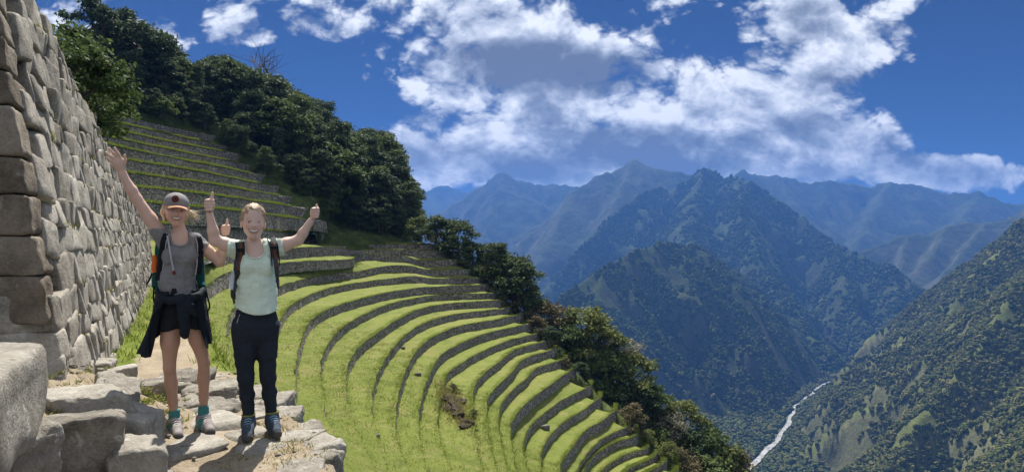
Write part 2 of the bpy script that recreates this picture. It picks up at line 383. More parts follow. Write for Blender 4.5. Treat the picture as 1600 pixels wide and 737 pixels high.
# ------------------------------------------------------------------ valley, river and mountains
FLOOR = -600.0
vx = 14000.0
o = obj('valley_floor', [(-9000, -200, FLOOR - 2), (11000, -200, FLOOR - 2), (11000, vx, FLOOR - 2), (-9000, vx, FLOOR - 2)], np.array([[0, 1, 2, 3]]), M_VALLEY)
tag(o, kind='structure')

RIVER = np.array([(-300, 500), (300, 1080), (480, 1320)] + [tuple(P(x, y, F * (CH - FLOOR) / (y - HOR))[:2]) for x, y in
                 ((1168, 737), (1196, 705), (1222, 678), (1233, 655), (1246, 634), (1264, 618), (1282, 603))] + [(1420, 2480), (1750, 2600), (2300, 2650)])
rv = spline(np.c_[RIVER, np.zeros(len(RIVER))], 12.0)
rv[:, :2] += 11 * np.stack([noise(n2d(np.arange(len(rv)) * .11, np.zeros(len(rv)), 4.0)), noise(n2d(np.arange(len(rv)) * .11, np.zeros(len(rv)), 9.0))], 1)
tg = np.gradient(rv, axis=0); tg /= np.linalg.norm(tg, axis=1)[:, None]; nr = np.c_[tg[:, 1], -tg[:, 0], 0 * tg[:, 0]]
wd = 6.5 + 3.5 * noise(n2d(np.arange(len(rv)) * .9, np.ones(len(rv)))) + 4.0 * noise(n2d(np.arange(len(rv)) * .13, np.zeros(len(rv))))
wd *= np.where(rv[:, 1] > 1900, .8, 1.0)
V = np.stack([rv - nr * wd[:, None], rv + nr * wd[:, None]], 1).reshape(-1, 3); V[:, 2] = FLOOR + 1.5
o = tag(obj('river', V, grid_faces(len(rv), 2)[:, ::-1], M_RIVER), kind='structure')

def seg_dist(X, Y, A, B):
    ab = (B - A)[:2]; L2 = (ab ** 2).sum() + 1e-9
    t = np.clip(((X - A[0]) * ab[0] + (Y - A[1]) * ab[1]) / L2, 0, 1)
    return np.hypot(X - (A[0] + t * ab[0]), Y - (A[1] + t * ab[1])), t
def ridge_field(X, Y, ridges, slope, rib_len=170.0, rib_amp=.22, seed=0.0):
    """upper envelope of ridge lines with slopes falling away, ribs and gullies running down the slopes"""
    Z = np.full(X.shape, -1e9); 
    for ri, (r, sl) in enumerate(ridges):
        pts = [P(*p) for p in r]; s0 = 0.0
        D = np.full(X.shape, 1e9); S = np.zeros(X.shape); H = np.zeros(X.shape)
        for A, B in zip(pts[:-1], pts[1:]):
            d, t = seg_dist(X, Y, A, B); L = np.linalg.norm((B - A)[:2]); m = d < D
            D = np.where(m, d, D); S = np.where(m, s0 + t * L, S); H = np.where(m, A[2] + t * (B[2] - A[2]), H); s0 += L
        k = slope * sl
        wob = fbm(n2d(X / 260.0, Y / 260.0, seed + 3 * ri), 3) * 60
        rib = np.abs(noise(n2d((S + wob) / rib_len, D / 900.0, seed + 11 + ri))) + .5 * np.abs(noise(n2d((S + wob) / (rib_len * .42), D / 500.0, seed + 21 + ri)))
        Zi = H - k * D * (1 - 0.10 * np.clip(D / 800, 0, 1)) - rib_amp * np.minimum(D, 260) * (rib * 1.6 - .3)
        Z = np.maximum(Z, Zi)
    return Z
FIELDS = {}
def mountain(name, ridges, x0, x1, y0, y1, step, slope, mat, rough=1.0, rib_len=170., rib_amp=.22, seed=0.0):
    xs, ys = np.arange(x0, x1 + step, step), np.arange(y0, y1 + step, step)
    X, Y = np.meshgrid(xs, ys, indexing='ij')
    Z = ridge_field(X, Y, [(r if isinstance(r, tuple) else (r, 1.0)) for r in ridges], slope, rib_len, rib_amp, seed)
    Z = Z + rough * (fbm(n2d(X / 210, Y / 210, seed), 5, .52) * 26 + (1 - np.abs(noise(n2d(X / 90, Y / 90, seed + 5)))) * 9 - 8)
    if name in ('near_right_hill', 'middle_mountain', 'peak_mountain'):      # the river has cut its bed
        dr = np.full(X.shape, 1e9)
        for A, B in zip(RIVER[:-1], RIVER[1:]): dr = np.minimum(dr, seg_dist(X, Y, np.r_[A, 0], np.r_[B, 0])[0])
        Z = np.minimum(Z, FLOOR - 14 + 1.7 * np.maximum(dr - 34, 0))
    FIELDS[name] = (xs, ys, Z)
    Fc = grid_faces(len(xs), len(ys)); keep = (Z.ravel()[Fc].max(1) > FLOOR - 12)
    Fc = Fc[keep]; used = np.unique(Fc); re = np.zeros(Z.size, int); re[used] = np.arange(len(used))
    V = np.stack([X, Y, np.maximum(Z, FLOOR - 14)], -1).reshape(-1, 3)[used]
    return tag(obj(name, V, re[Fc], mat), kind='structure')

mountain('near_right_hill', [
    ([(1284, 612, 2330), (1300, 596, 2310), (1345, 552, 2250), (1400, 497, 2150), (1440, 458, 2060), (1520, 408, 1950), (1600, 347, 1800), (1760, 225, 1650), (2000, 100, 1600)], 1.0),
    ([(1520, 412, 1950), (1440, 510, 1830), (1370, 600, 1720), (1310, 680, 1600), (1270, 737, 1500)], 1.0),
    ([(1700, 330, 1500), (1600, 440, 1330), (1520, 545, 1230), (1440, 650, 1160), (1385, 737, 1110)], 1.0),
    ([(1850, 420, 1100), (1720, 540, 960), (1660, 640, 880), (1615, 760, 830)], 1.05),
], 380, 2500, 640, 2700, 9.0, .92, M_HILL, .9, 190., .55, 2.0)
mountain('middle_mountain', [
    ([(800, 560, 2000), (850, 497, 2150), (880, 466, 2250), (935, 425, 2380), (1000, 394, 2500), (1035, 378, 2560), (1055, 371, 2600), (1072, 380, 2620), (1086, 378, 2640), (1108, 402, 2720), (1150, 420, 2900)], 1.0),
    ([(1055, 371, 2600), (1072, 430, 2420), (1102, 492, 2260), (1138, 552, 2120), (1180, 622, 1980), (1205, 655, 1900)], 1.3),
    ([(940, 424, 2380), (935, 490, 2150), (965, 570, 1950), (1010, 650, 1780), (1060, 740, 1650)], .85),
    ([(1150, 420, 2900), (1190, 490, 2650), (1240, 545, 2480), (1285, 585, 2380)], .9),
], -300, 1700, 1450, 3100, 9.0, .95, M_MOUNT, 1.15, 240., .60, 7.0)
mountain('peak_mountain', [
    ([(760, 560, 3455), (830, 480, 3805), (860, 446, 3985), (905, 388, 4169), (950, 345, 4357), (985, 318, 4514), (1010, 298, 4636), (1048, 296, 4636), (1075, 282, 4660), (1098, 263, 4697), (1112, 264, 4697), (1130, 279, 4575), (1155, 272, 4453), (1170, 280, 4357), (1195, 302, 4263), (1240, 332, 4077), (1300, 374, 3805), (1350, 404, 3541), (1400, 428, 3286), (1435, 442, 3121), (1460, 460, 3040)], 1.0),
    ([(1155, 272, 4453), (1160, 330, 3894), (1185, 400, 3421), (1230, 470, 3040), (1280, 530, 2726), (1320, 575, 2529)], 1.0),
    ([(1098, 263, 4697), (1080, 330, 4077), (1085, 380, 3541), (1110, 410, 3203)], 1.0),
    ([(1300, 374, 3805), (1320, 440, 3320), (1350, 505, 2960), (1345, 560, 2726)], 1.0),
    ([(1400, 428, 3286), (1400, 480, 2992), (1390, 530, 2772)], 1.0),
], -700, 3000, 2450, 5400, 16.0, .90, M_MOUNT, 1.7, 300., .55, 13.0)
mountain('blue_ridge', [
    ([(640, 520, 4700), (760, 420, 5100), (800, 388, 5200), (850, 352, 5300), (872, 330, 5350), (900, 297, 5400), (938, 270, 5450), (965, 262, 5500), (990, 250, 5500), (1012, 257, 5500), (1042, 264, 5500), (1075, 272, 5500), (1160, 300, 5500), (1260, 340, 5500)], 1.0),
    ([(900, 297, 5400), (868, 360, 4900), (838, 415, 4550), (835, 455, 4300), (850, 500, 4000)], .85),
    ([(990, 250, 5500), (960, 320, 4950), (930, 380, 4500)], .9),
], -1800, 3400, 3700, 6400, 26.0, .84, M_FAR, 1.5, 340., .45, 19.0)
mountain('left_blue_peak', [
    ([(480, 420, 6800), (600, 385, 6900), (650, 350, 7000), (690, 329, 7000), (722, 310, 7000), (752, 290, 7000), (776, 273, 7000), (788, 270, 7000), (800, 279, 7000), (812, 280, 7000), (850, 286, 7100), (900, 288, 7100), (960, 308, 7000), (1050, 350, 7000)], 1.0),
    ([(788, 270, 7000), (770, 330, 6300), (760, 380, 5800)], .9),
    ([(690, 329, 7000), (720, 380, 6300)], .9),
], -4200, 2600, 5600, 8300, 38.0, .82, M_FAR, 2.0, 420., .42, 23.0)
mountain('far_left_range', [
    ([(300, 330, 9600), (560, 300, 9600), (640, 292, 9600), (668, 296, 9600), (690, 291, 9600), (740, 300, 9600), (800, 296, 9600), (900, 310, 9600)], 1.0),
    ([(668, 296, 9600), (680, 330, 8600), (700, 345, 8200)], .9),
], -5200, 1600, 8000, 10600, 60.0, .72, M_FAR, 2.2, 420., .25, 29.0)
mountain('far_right_range', [
    ([(1050, 320, 6400), (1120, 290, 6450), (1160, 266, 6500), (1185, 272, 6550), (1212, 276, 6600), (1260, 283, 6600), (1300, 284, 6600), (1352, 290, 6600), (1390, 282, 6600), (1425, 290, 6500), (1470, 296, 6450), (1530, 300, 6300), (1570, 312, 6250), (1620, 318, 6200), (1800, 325, 6000)], 1.0),
    ([(1212, 276, 6600), (1260, 340, 5700), (1300, 385, 5100)], .85),
    ([(1390, 282, 6600), (1360, 340, 5800), (1340, 385, 5200)], .85),
    ([(1530, 300, 6300), (1500, 345, 5600), (1480, 380, 5100)], .9),
], 1400, 7400, 4700, 7600, 34.0, .84, M_FAR, 1.9, 380., .45, 31.0)
mountain('right_cliff_ridge', [
    ([(1330, 400, 4150), (1372, 380, 4200), (1420, 364, 4200), (1450, 362, 4180), (1480, 351, 4150), (1540, 346, 4100), (1575, 337, 4050), (1605, 324, 4000), (1760, 270, 3900), (1950, 240, 3800)], 1.0),
    ([(1420, 364, 4200), (1405, 420, 3850), (1420, 460, 3600)], 1.1),
    ([(1540, 346, 4100), (1490, 410, 3650), (1450, 455, 3350)], 1.1),
    ([(1480, 351, 4150), (1455, 400, 3800)], 1.1),
    ([(1700, 300, 3950), (1600, 380, 3400)], 1.1),
], 1700, 5000, 2950, 5000, 20.0, 1.0, M_FAR, 1.1, 170., .34, 37.0)

# trees of the far slopes: a mass nobody could count, many leaf clumps set on the ground of each slope
def clump_mesh(name, seed, mat, n=5):
    V, Fc = rock_shape((1, 1, 1.05), seed, n, 2.3, .20, 2.6, .25); V = V + np.random.default_rng(seed).normal(size=V.shape) * .045
    V[:, 2] += .40
    return bpy.data.objects.new(name, mesh(name, V, Fc, mat, False))
CLUMPS = [clump_mesh('tree_clump', 50, M_CROWN_D), clump_mesh('tree_clump', 51, M_CROWN_M), clump_mesh('tree_clump', 52, M_CROWN_B), clump_mesh('tree_clump', 53, M_CROWN_L)]
def scatter_group(srcs):
    ng = bpy.data.node_groups.new('scatter_trees', 'GeometryNodeTree')
    ng.interface.new_socket('Geometry', in_out='INPUT', socket_type='NodeSocketGeometry'); ng.interface.new_socket('Geometry', in_out='OUTPUT', socket_type='NodeSocketGeometry')
    N, L = ng.nodes, ng.links
    gi, go, jn = N.new('NodeGroupInput'), N.new('NodeGroupOutput'), N.new('GeometryNodeJoinGeometry')
    L.new(jn.outputs[0], go.inputs[0])
    def attr(nm, ty):
        a = N.new('GeometryNodeInputNamedAttribute'); a.data_type = ty; a.inputs[0].default_value = nm; return a.outputs[0]
    for i, s in enumerate(srcs):
        oi = N.new('GeometryNodeObjectInfo'); oi.inputs[0].default_value = s; oi.inputs['As Instance'].default_value = True
        ip = N.new('GeometryNodeInstanceOnPoints'); cmp = N.new('FunctionNodeCompare'); cmp.data_type = 'INT'; cmp.operation = 'EQUAL'
        L.new(attr('kind', 'INT'), cmp.inputs[2]); cmp.inputs[3].default_value = i
        L.new(gi.outputs[0], ip.inputs['Points']); L.new(cmp.outputs[0], ip.inputs['Selection']); L.new(oi.outputs['Geometry'], ip.inputs['Instance'])
        cx = N.new('ShaderNodeCombineXYZ'); L.new(attr('spin', 'FLOAT'), cx.inputs[2]); L.new(cx.outputs[0], ip.inputs['Rotation'])
        L.new(attr('size', 'FLOAT_VECTOR'), ip.inputs['Scale']); L.new(ip.outputs[0], jn.inputs[0])
    return ng
SCATTER = scatter_group(CLUMPS)
def scatter(name, pts, size, kinds, label):
    me = bpy.data.meshes.new(name); me.vertices.add(len(pts)); me.vertices.foreach_set('co', np.asarray(pts, np.float32).ravel())
    g = np.random.default_rng(len(pts))
    a = me.attributes.new('kind', 'INT', 'POINT'); a.data.foreach_set('value', np.asarray(kinds, np.int32))
    a = me.attributes.new('spin', 'FLOAT', 'POINT'); a.data.foreach_set('value', g.uniform(0, 6.28, len(pts)).astype(np.float32))
    a = me.attributes.new('size', 'FLOAT_VECTOR', 'POINT'); a.data.foreach_set('vector', np.asarray(size, np.float32).ravel())
    o = link(bpy.data.objects.new(name, me)); m = o.modifiers.new('scatter', 'NODES'); m.node_group = SCATTER
    return tag(o, label, 'forest', kind='stuff')
def field_pts(name, n, seed, px=(780, 1640), py=(330, 760), cover=0.0, hs=(9, 15)):
    xs, ys, Z = FIELDS[name]; g = np.random.default_rng(seed)
    x, y = g.uniform(xs[0], xs[-1], n), g.uniform(ys[0], ys[-1], n)
    i, j = (x - xs[0]) / (xs[1] - xs[0]), (y - ys[0]) / (ys[1] - ys[0])
    i0, j0 = np.clip(i.astype(int), 0, len(xs) - 2), np.clip(j.astype(int), 0, len(ys) - 2); fi, fj = i - i0, j - j0
    z = (Z[i0, j0] * (1 - fi) * (1 - fj) + Z[i0 + 1, j0] * fi * (1 - fj) + Z[i0, j0 + 1] * (1 - fi) * fj + Z[i0 + 1, j0 + 1] * fi * fj)
    gx, gy = (Z[i0 + 1, j0] - Z[i0, j0]) / (xs[1] - xs[0]), (Z[i0, j0 + 1] - Z[i0, j0]) / (ys[1] - ys[0])
    X, Yp = 800 + F * x / y, HOR + F * (CH - z) / y
    facing = (-gx * -x + -gy * -y + (CH - z)) > -60
    cov = fbm(n2d(x / 150, y / 150, seed), 4) + .6 * fbm(n2d(x / 35, y / 35, seed + 3), 2)
    ok = (z > FLOOR) & facing & (X > px[0]) & (X < px[1]) & (Yp > py[0]) & (Yp < py[1]) & (cov > cover) & (np.hypot(gx, gy) < 2.6)
    p = np.stack([x, y, z - .8], 1)[ok]; m = len(p)
    h = g.uniform(hs[0], hs[1], m) * np.where(g.uniform(size=m) < .07, 1.5, 1); s = np.stack([h * g.uniform(.8, 1.2, m), h * g.uniform(.8, 1.2, m), h], 1)
    return p, s, cov[ok], g
p, s, cv, g = field_pts('near_right_hill', 230000, 3, (1150, 1660), cover=-.48, hs=(4.5, 9))
scatter('hillside_forest', p, s, g.choice([0, 1, 2, 3], len(p), p=[.08, .34, .28, .30]), 'scrub and trees covering the steep sunlit hill at lower right')
p, s, cv, g = field_pts('middle_mountain', 150000, 4, (780, 1330), cover=-.15, hs=(6, 11.5))
scatter('hillside_forest', p, s, g.choice([0, 1, 2, 3], len(p), p=[.56, .34, .08, .02]), 'forest covering the pyramid shaped mountain beyond the terraces')
p, s, cv, g = field_pts('peak_mountain', 160000, 5, (860, 1480), (250, 760), cover=-.15, hs=(9, 14))
scatter('hillside_forest', p, s, g.choice([0, 1, 2, 3], len(p), p=[.60, .32, .07, .01]), 'forest on the flanks of the tall peak above the river')
g = np.random.default_rng(9); n = 26000
x, y = g.uniform(100, 1700, n), g.uniform(1000, 2600, n)
d = np.min(np.hypot(x[:, None] - rv[None, :, 0], y[:, None] - rv[None, :, 1]), 1)
ok = (d > np.where(y > 1950, 9, 15)) & (d < 300); p = np.stack([x, y, np.full(n, FLOOR - 1.0)], 1)[ok]; h = g.uniform(7, 14, len(p))
scatter('riverside_forest', p, np.stack([h, h, h], 1), g.choice([0, 1, 2, 3], len(p), p=[.25, .40, .15, .20]), 'trees lining both banks of the river in the valley')

# the air of the valley
def f_haze(t):
    v = t.n('ShaderNodeVolumePrincipled', {'Color': (.09, .26, .74, 1), 'Density': 1.1e-4, 'Anisotropy': 0.25})
    t.t.links.new(v.outputs[0], t.n('ShaderNodeOutputMaterial').inputs['Volume'])
M_HAZE = material('haze', f_haze)
x0, x1, y0, y1, z0, z1 = -9400, 11400, -400, 14400, FLOOR - 16, 890
V = [(x, y, z) for x in (x0, x1) for y in (y0, y1) for z in (z0, z1)]
HAZE = obj('haze', V, np.array([(0, 1, 3, 2), (4, 6, 7, 5), (0, 4, 5, 1), (2, 3, 7, 6), (0, 2, 6, 4), (1, 5, 7, 3)]), M_HAZE, smooth=False)
tag(HAZE, 'blue haze filling the valley air', 'haze', kind='stuff')
# ------------------------------------------------------------------ terraces
H0, HS = 2.4, 1.7
RY = dict(zip(range(3, 26), (405, 420, 433, 444, 457, 468, 481, 492, 506, 521, 533, 546, 562, 578, 604, 623, 642, 665, 679, 698, 709, 720, 734)))
def zl(i): return CH - (128 - 1.6 * i) * (RY[i] - HOR) / F
LV = {   # front edge of each terrace, near end first; (x, y) on the level of its step, or (x, y, distance)
 3: [(340, 640), (312, 570), (303, 520), (303, 480), (316, 450), (359, 424, 64), (431, 412, 83), (474, 408, 93), (550, 404, 110), (562, 398, 119), (634, 401, 121), (650, 405, 122), (713, 405)],
 4: [(400, 680), (372, 600), (357, 550), (354, 503), (372, 474), (431, 449), (458, 440), (520, 428), (575, 421, 113), (592, 417, 115.5), (645, 416, 118), (656, 419, 119), (733, 420)],
 5: [(440, 690), (412, 620), (407, 580), (407, 553), (417, 528), (436, 500), (450, 479), (474, 465), (528, 447), (594, 437, 111), (650, 432, 115), (668, 434, 116.5), (748, 433)],
 6: [(510, 745), (480, 690), (463, 634), (460, 600), (461, 566), (470, 530), (482, 503), (509, 484), (569, 465), (621, 454), (665, 448.5), (757, 444)],
 7: [(548, 737), (527, 693), (514, 670), (507, 651), (505, 623), (500, 592), (500, 566), (510, 540), (534, 511), (572, 489), (622, 471), (691, 460), (771, 457)],
 8: [(586, 735), (562, 690), (551, 660), (544, 639), (540, 609), (544, 566), (564, 538), (588, 520), (626, 496), (665, 480), (696, 474.5), (780, 468)],
 9: [(605, 737), (593, 704), (587, 682), (582, 656), (580, 623), (594, 572), (616, 540), (640, 517), (680, 498), (709, 491), (787, 481)],
 10: [(637, 737), (623, 704), (617, 656), (622, 614), (636, 572), (660, 537), (692, 518), (731, 506), (769, 500), (806, 492)],
 11: [(664, 737), (655, 687), (653, 651), (659, 617), (673, 578), (692, 551), (717, 537), (755, 522), (799, 511), (823, 506)],
 12: [(705, 737), (693, 710), (684, 676), (684, 640), (690, 610), (703, 578), (722, 566), (738, 556), (765, 543), (800, 530), (836, 521)],
 13: [(752, 737), (742, 680), (738, 633), (741, 602), (755, 583), (779, 565), (806, 545), (849, 533)],
 14: [(775, 737), (763, 680), (760, 640), (762, 619), (779, 600), (800, 580), (815, 562), (860, 546)],
 15: [(792, 737), (782, 690), (778, 654), (783, 630), (800, 609), (822, 590), (838, 574), (876, 562)],
 16: [(806, 737), (800, 700), (798, 660), (811, 640), (835, 618), (860, 600), (892, 578)],
 17: [(824, 737), (817, 690), (830, 662), (850, 645), (872, 628), (918, 604)],
 18: [(848, 745), (844, 710), (857, 682), (881, 658), (912, 639), (933, 623)],
 19: [(872, 745), (876, 722), (892, 700), (916, 670), (944, 654), (958, 642)],
 20: [(890, 755), (902, 731), (920, 703), (948, 680), (980, 665)],
 21: [(905, 750), (922, 715), (961, 690), (993, 679)],
 22: [(925, 755), (946, 727), (980, 708), (1010, 698)],
 23: [(950, 765), (982, 731), (1024, 709)],
 24: [(975, 775), (1005, 740), (1038, 720)],
 25: [(1000, 785), (1030, 752), (1056, 734)],
}
UP = {   # the flight of terraces rising on the left
 0: [(180, 344, 40), (253, 349, 48), (337, 354, 58), (420, 360, 72), (494, 365, 92)],
 -1: [(150, 308), (219, 315), (337, 326), (420, 335.5), (481, 342, 86)],
 -2: [(140, 283), (212, 291.6), (325, 304), (427, 318), (465, 323)],
 -3: [(130, 259), (209, 271), (318, 285.4), (415, 302), (443, 306)],
 -4: [(120, 236), (197, 249.5), (306, 266.7), (368, 279), (423, 289)],
 -5: [(110, 213), (169, 226), (268, 246.4), (346, 261), (399, 271)],
 -6: [(110, 200), (162, 212), (268, 234), (356, 251), (379, 256)],
 -7: [(110, 186), (175, 201), (243, 217), (312, 230), (360, 238)],
 -8: [(110, 174), (181, 191), (268, 210.5), (303, 218), (343, 226)],
 -9: [(110, 162), (181, 179), (268, 198), (321, 209)],
}
EDGE, WH = {}, {}
for i, pts in list(LV.items()) + list(UP.items()):
    z = zl(i) if i > 0 else 2.66 - HS * i; q = []
    for p in pts:
        Y = p[2] if len(p) > 2 else F * (CH - z) / (p[1] - HOR)
        q.append(P(p[0], p[1], Y * (1.28 if i <= 0 else 1.0)))
    if i > 0:
        d = q[0] - q[1]; d[2] = 0; q.insert(0, q[0] + d / np.linalg.norm(d) * 9)
    EDGE[i] = q
EDGE[1] = [P(498, 383, 112), P(537, 383, 121), P(629, 381, 127.5), P(678, 382, 128.5)]
EDGE[2] = [np.array(p, float) for p in ((-2.2, 4.2, -.35), (-3.7, 7.0, -.22), (-7.7, 14, -.2), (-12.2, 22.5, -.22), (-18.5, 34, -.4), (-27, 50, -.5), (-33, 66, -.4))] + [P(447, 388, 90), P(531, 386.5, 111), P(560, 391, 120), P(629, 390, 124), P(695, 392, 126)]
for i in EDGE:                       # the wall turns back into the slope at its far end
    e = EDGE[i][-1]; EDGE[i] = EDGE[i] + [e + np.array((.5, .9, 0)), e + np.array((1.6, 6.0, -.3))] 
CRV = {}
for i, q in EDGE.items():
    c = spline(np.array(q), .55)
    s = np.arange(len(c)) * .55
    c[:, :2] += .16 * np.stack([noise(n2d(s / 2.4, s * 0, 3 * i)), noise(n2d(s / 2.4, s * 0, 3 * i + 50))], 1)
    c[:, 2] += .10 * noise(n2d(s / 4.0, s * 0, 7 * i)) + .05 * noise(n2d(s / .9, s * 0, 7 * i + 3))
    CRV[i] = c
def wall_h(i, c):
    y = HOR + F * (CH - c[:, 2]) / c[:, 1]
    base = np.full(len(c), 1.12 if i > 0 else 1.8)
    if i == 2: return np.where(c[:, 1] < 60, .12, 1.0) * (.15 + .85 * sstep(c[:, 1], 45, 90)) * 1.35
    if i in (3, 4, 5): base *= 1 - .72 * sstep(y, 470, 600)
    elif 6 <= i <= 11: base *= 1 - .78 * sstep(y, 585 + 9 * (i - 6), 680 + 10 * (i - 6))
    elif 12 <= i <= 16: base *= 1 - .8 * sstep(y, 630 + 6 * (i - 12), 690 + 7 * (i - 12))
    return base
TREAD = []
ORD = ['first', 'second', 'third', 'fourth', 'fifth', 'sixth', 'seventh', 'eighth', 'ninth', 'tenth', 'eleventh', 'twelfth', 'thirteenth', 'fourteenth', 'fifteenth', 'sixteenth', 'seventeenth', 'eighteenth', 'nineteenth', 'twentieth', 'twenty-first', 'twenty-second', 'twenty-third', 'twenty-fourth', 'twenty-fifth']
def outward(c):
    t = np.gradient(c, axis=0); t[:, 2] = 0; t /= np.linalg.norm(t, axis=1)[:, None] + 1e-9
    n = np.stack([t[:, 1], -t[:, 0], 0 * t[:, 0]], 1)
    k = np.ones(9) / 9; n = np.stack([np.convolve(np.pad(n[:, a], 4, mode='edge'), k, 'valid') for a in range(3)], 1)
    return n / (np.linalg.norm(n, axis=1)[:, None] + 1e-9)
def behind(i):
    if i == 2: return np.vstack([WALLBASE, CRV[0], CRV[1]]), np.concatenate([np.full(len(WALLBASE), .02), wall_h(0, CRV[0]), wall_h(1, CRV[1])])
    if i in (1, -9): return None
    if i <= 0: return CRV[i - 1], wall_h(i - 1, CRV[i - 1])
    return CRV[i - 1], wall_h(i - 1, CRV[i - 1])
WD = np.array((-.59, 1.0)); WD /= np.linalg.norm(WD); WN = np.array((WD[1], -WD[0])); W0 = np.array((-4.62, 6.7))
_t = np.linspace(-2, 21, 24); WALLBASE = np.c_[W0[0] + WD[0] * _t, W0[1] + WD[1] * _t, np.full(24, .02)]
for i in sorted(CRV):
    c = CRV[i]; h = wall_h(i, c); n = outward(c); m = len(c)
    if i > 0: lab = 'curved grass terrace, %s step down from the wood at the far path' % ORD[i - 1]
    elif i < 0: lab = 'stone terrace in the flight rising behind the women, %s of ten from the bottom' % ORD[-i]
    else: lab = 'lowest stone terrace of the rising flight, just behind the shoulders of the women'
    if i == 2: lab = 'terrace carrying the dirt path beside the big wall, second step below the trees'
    root = thing('terrace', c[m // 2], lab, 'terrace', 'stone terraces of the hillside')
    # wall face, slightly leaning back, with uneven courses
    nv = 7; f = np.linspace(0, 1, nv); rows = []
    s = np.arange(m) * .55
    for k in range(nv):
        depth = (h + .5) * f[k]; q = c + n * (.10 * depth)[:, None]
        q = q + n * (.085 * noise(np.stack([s / .62, np.full(m, k * .9), np.full(m, 5.0 * i)], 1)) + .05 * noise(np.stack([s / .3, np.full(m, k * 1.7), np.full(m, 5.0 * i + 2)], 1)))[:, None]
        q[:, 2] = c[:, 2] - depth; rows.append(q)
    back = c - n * .45; back[:, 2] -= .06
    V = np.stack([back] + rows, 1)
    obj('retaining_wall', V.reshape(-1, 3), grid_faces(m, nv + 1)[:, ::-1], M_DRY, root)
    # turf bed from this edge back to the foot of the wall behind
    bh = behind(i)
    if bh is not None:
        bc, bw = bh; base = bc.copy(); base[:, 2] -= bw
        base[:, :2] -= (outward(bc) * 1.2)[:, :2] if i != 2 else 0
        idx = np.array([np.argmin(((bc[:, :2] - p[:2]) ** 2).sum(1)) for p in c]); idx = np.maximum.accumulate(idx)
        B = base[idx]
    else:
        B = c - n * (3.0 if i < 0 else 5.0); B[:, 2] += 1.0 if i < 0 else .5
    cut_ = max(3, m - 13); nt = 7; f = np.linspace(0, 1, nt)[None, :, None]; st = (c + n * .06)[:cut_]; B = B[:cut_]
    T = st[:, None] * (1 - f) + B[:, None] * f
    # sag so that the bed is nearly level at the front and steeper towards the wall behind
    T[:, :, 2] += .10 * fbm(np.stack([T[..., 0] / 1.7, T[..., 1] / 1.7, T[..., 2] * 0 + i], -1), 4) * np.sin(math.pi * np.linspace(0, 1, nt))[None, :] + .03
    if i == 2:   # trodden path along the wall
        o = obj('turf_bed', T.reshape(-1, 3), grid_faces(cut_, nt)[:, ::-1], M_PATHGRASS, root)
    else:
        o = obj('turf_bed', T.reshape(-1, 3), grid_faces(cut_, nt)[:, ::-1], M_GRASS, root)
    TREAD.append(T.reshape(-1, 3))
    # fringe of grass on the edge, sparser tufts on the bed
    g = np.random.default_rng(100 + i); dist = c[:, 1]
    k = g.integers(0, m, 2200 if i > 0 else 3000); e = c[k] - n[k] * g.uniform(-.12, .45, len(k))[:, None]; e[:, 2] += .02
    e[:, :2] += g.normal(size=(len(k), 2)) * .1
    hh = g.uniform(.08, .24, len(k)) * (.75 + .5 * noise(np.stack([k * .05, k * 0, k * 0 + i], 1)))
    if i <= 0:
        px = 800 + F * e[:, 0] / e[:, 1]; keep = px < (EDGE[i][-3][0] / EDGE[i][-3][1] * F + 800 - g.uniform(0, 40, len(k))); e, hh = e[keep], hh[keep] * 2.5
    sc_ = np.clip(e[:, 1] / 60, .28, 1.0)
    parts_ = [tufts(e, hh * (.3 + .7 * sc_), .03 * sc_, 4, .12 * sc_, .5, 7 + i)]
    if i > 2:
        k = g.integers(0, cut_, 2600); a = g.uniform(0, 1, len(k)); q = T[k, 0] * (1 - a)[:, None] + T[k, -1] * a[:, None]
        q[:, 2] += .03
        near = q[:, 1] < 75; q = q[near]
        if len(q): parts_.append(tufts(q, g.uniform(.05, .14, len(q)) * np.clip(q[:, 1] / 40, .4, 1), .022 * np.clip(q[:, 1] / 50, .35, 1), 5, .22, .9, 33 + i))
    V, Fc = join(parts_)
    tag(obj('grass_fringe', V, Fc, M_BLADE, root, False), kind='stuff')

# loose stones fallen on the turf of the bowl
TREAD = np.concatenate(TREAD); TPX = np.stack([800 + F * TREAD[:, 0] / TREAD[:, 1], HOR + F * (CH - TREAD[:, 2]) / TREAD[:, 1]], 1)
def on_turf(x, y): return TREAD[np.argmin(((TPX - (x, y)) ** 2).sum(1))]
def rock(name, p, size, seed, mat, label, cat, rz=0.0, n=6, k=4.0, amp=.07, group=None, sink=.2):
    V, Fc = rock_shape(size, seed, n, k, amp)
    c_, s_ = math.cos(rz), math.sin(rz); V = V @ np.array(((c_, -s_, 0), (s_, c_, 0), (0, 0, 1))).T
    o = bpy.data.objects.new(name, mesh(name, V, Fc, mat)); o.location = (p[0], p[1], p[2] + size[2] * (.5 - sink)); link(o)
    return tag(o, label, cat, group)
for (x, y, i, sz, lab) in ((653, 586, 10, .95, 'dark boulder alone on the turf of the middle terraces'), (628, 545, 9, .8, 'boulder against the foot of a curved terrace wall'),
                           (852, 668, 18, 1.5, 'dark boulder on the grass of the lower right terraces'), (590, 683, 9, .6, 'stone fallen on the grass slope at the bottom of the bowl'),
                           (430, 437, 4, .7, 'loose stone on the upper turf near the woman in mint'), (337, 412, 3, .7, 'dark stone on the turf between the two women')):
    rock('boulder', on_turf(x, y), (sz * .7, sz * .6, sz * .5), int(x), M_DARKROCK, lab, 'boulder', x * .1)

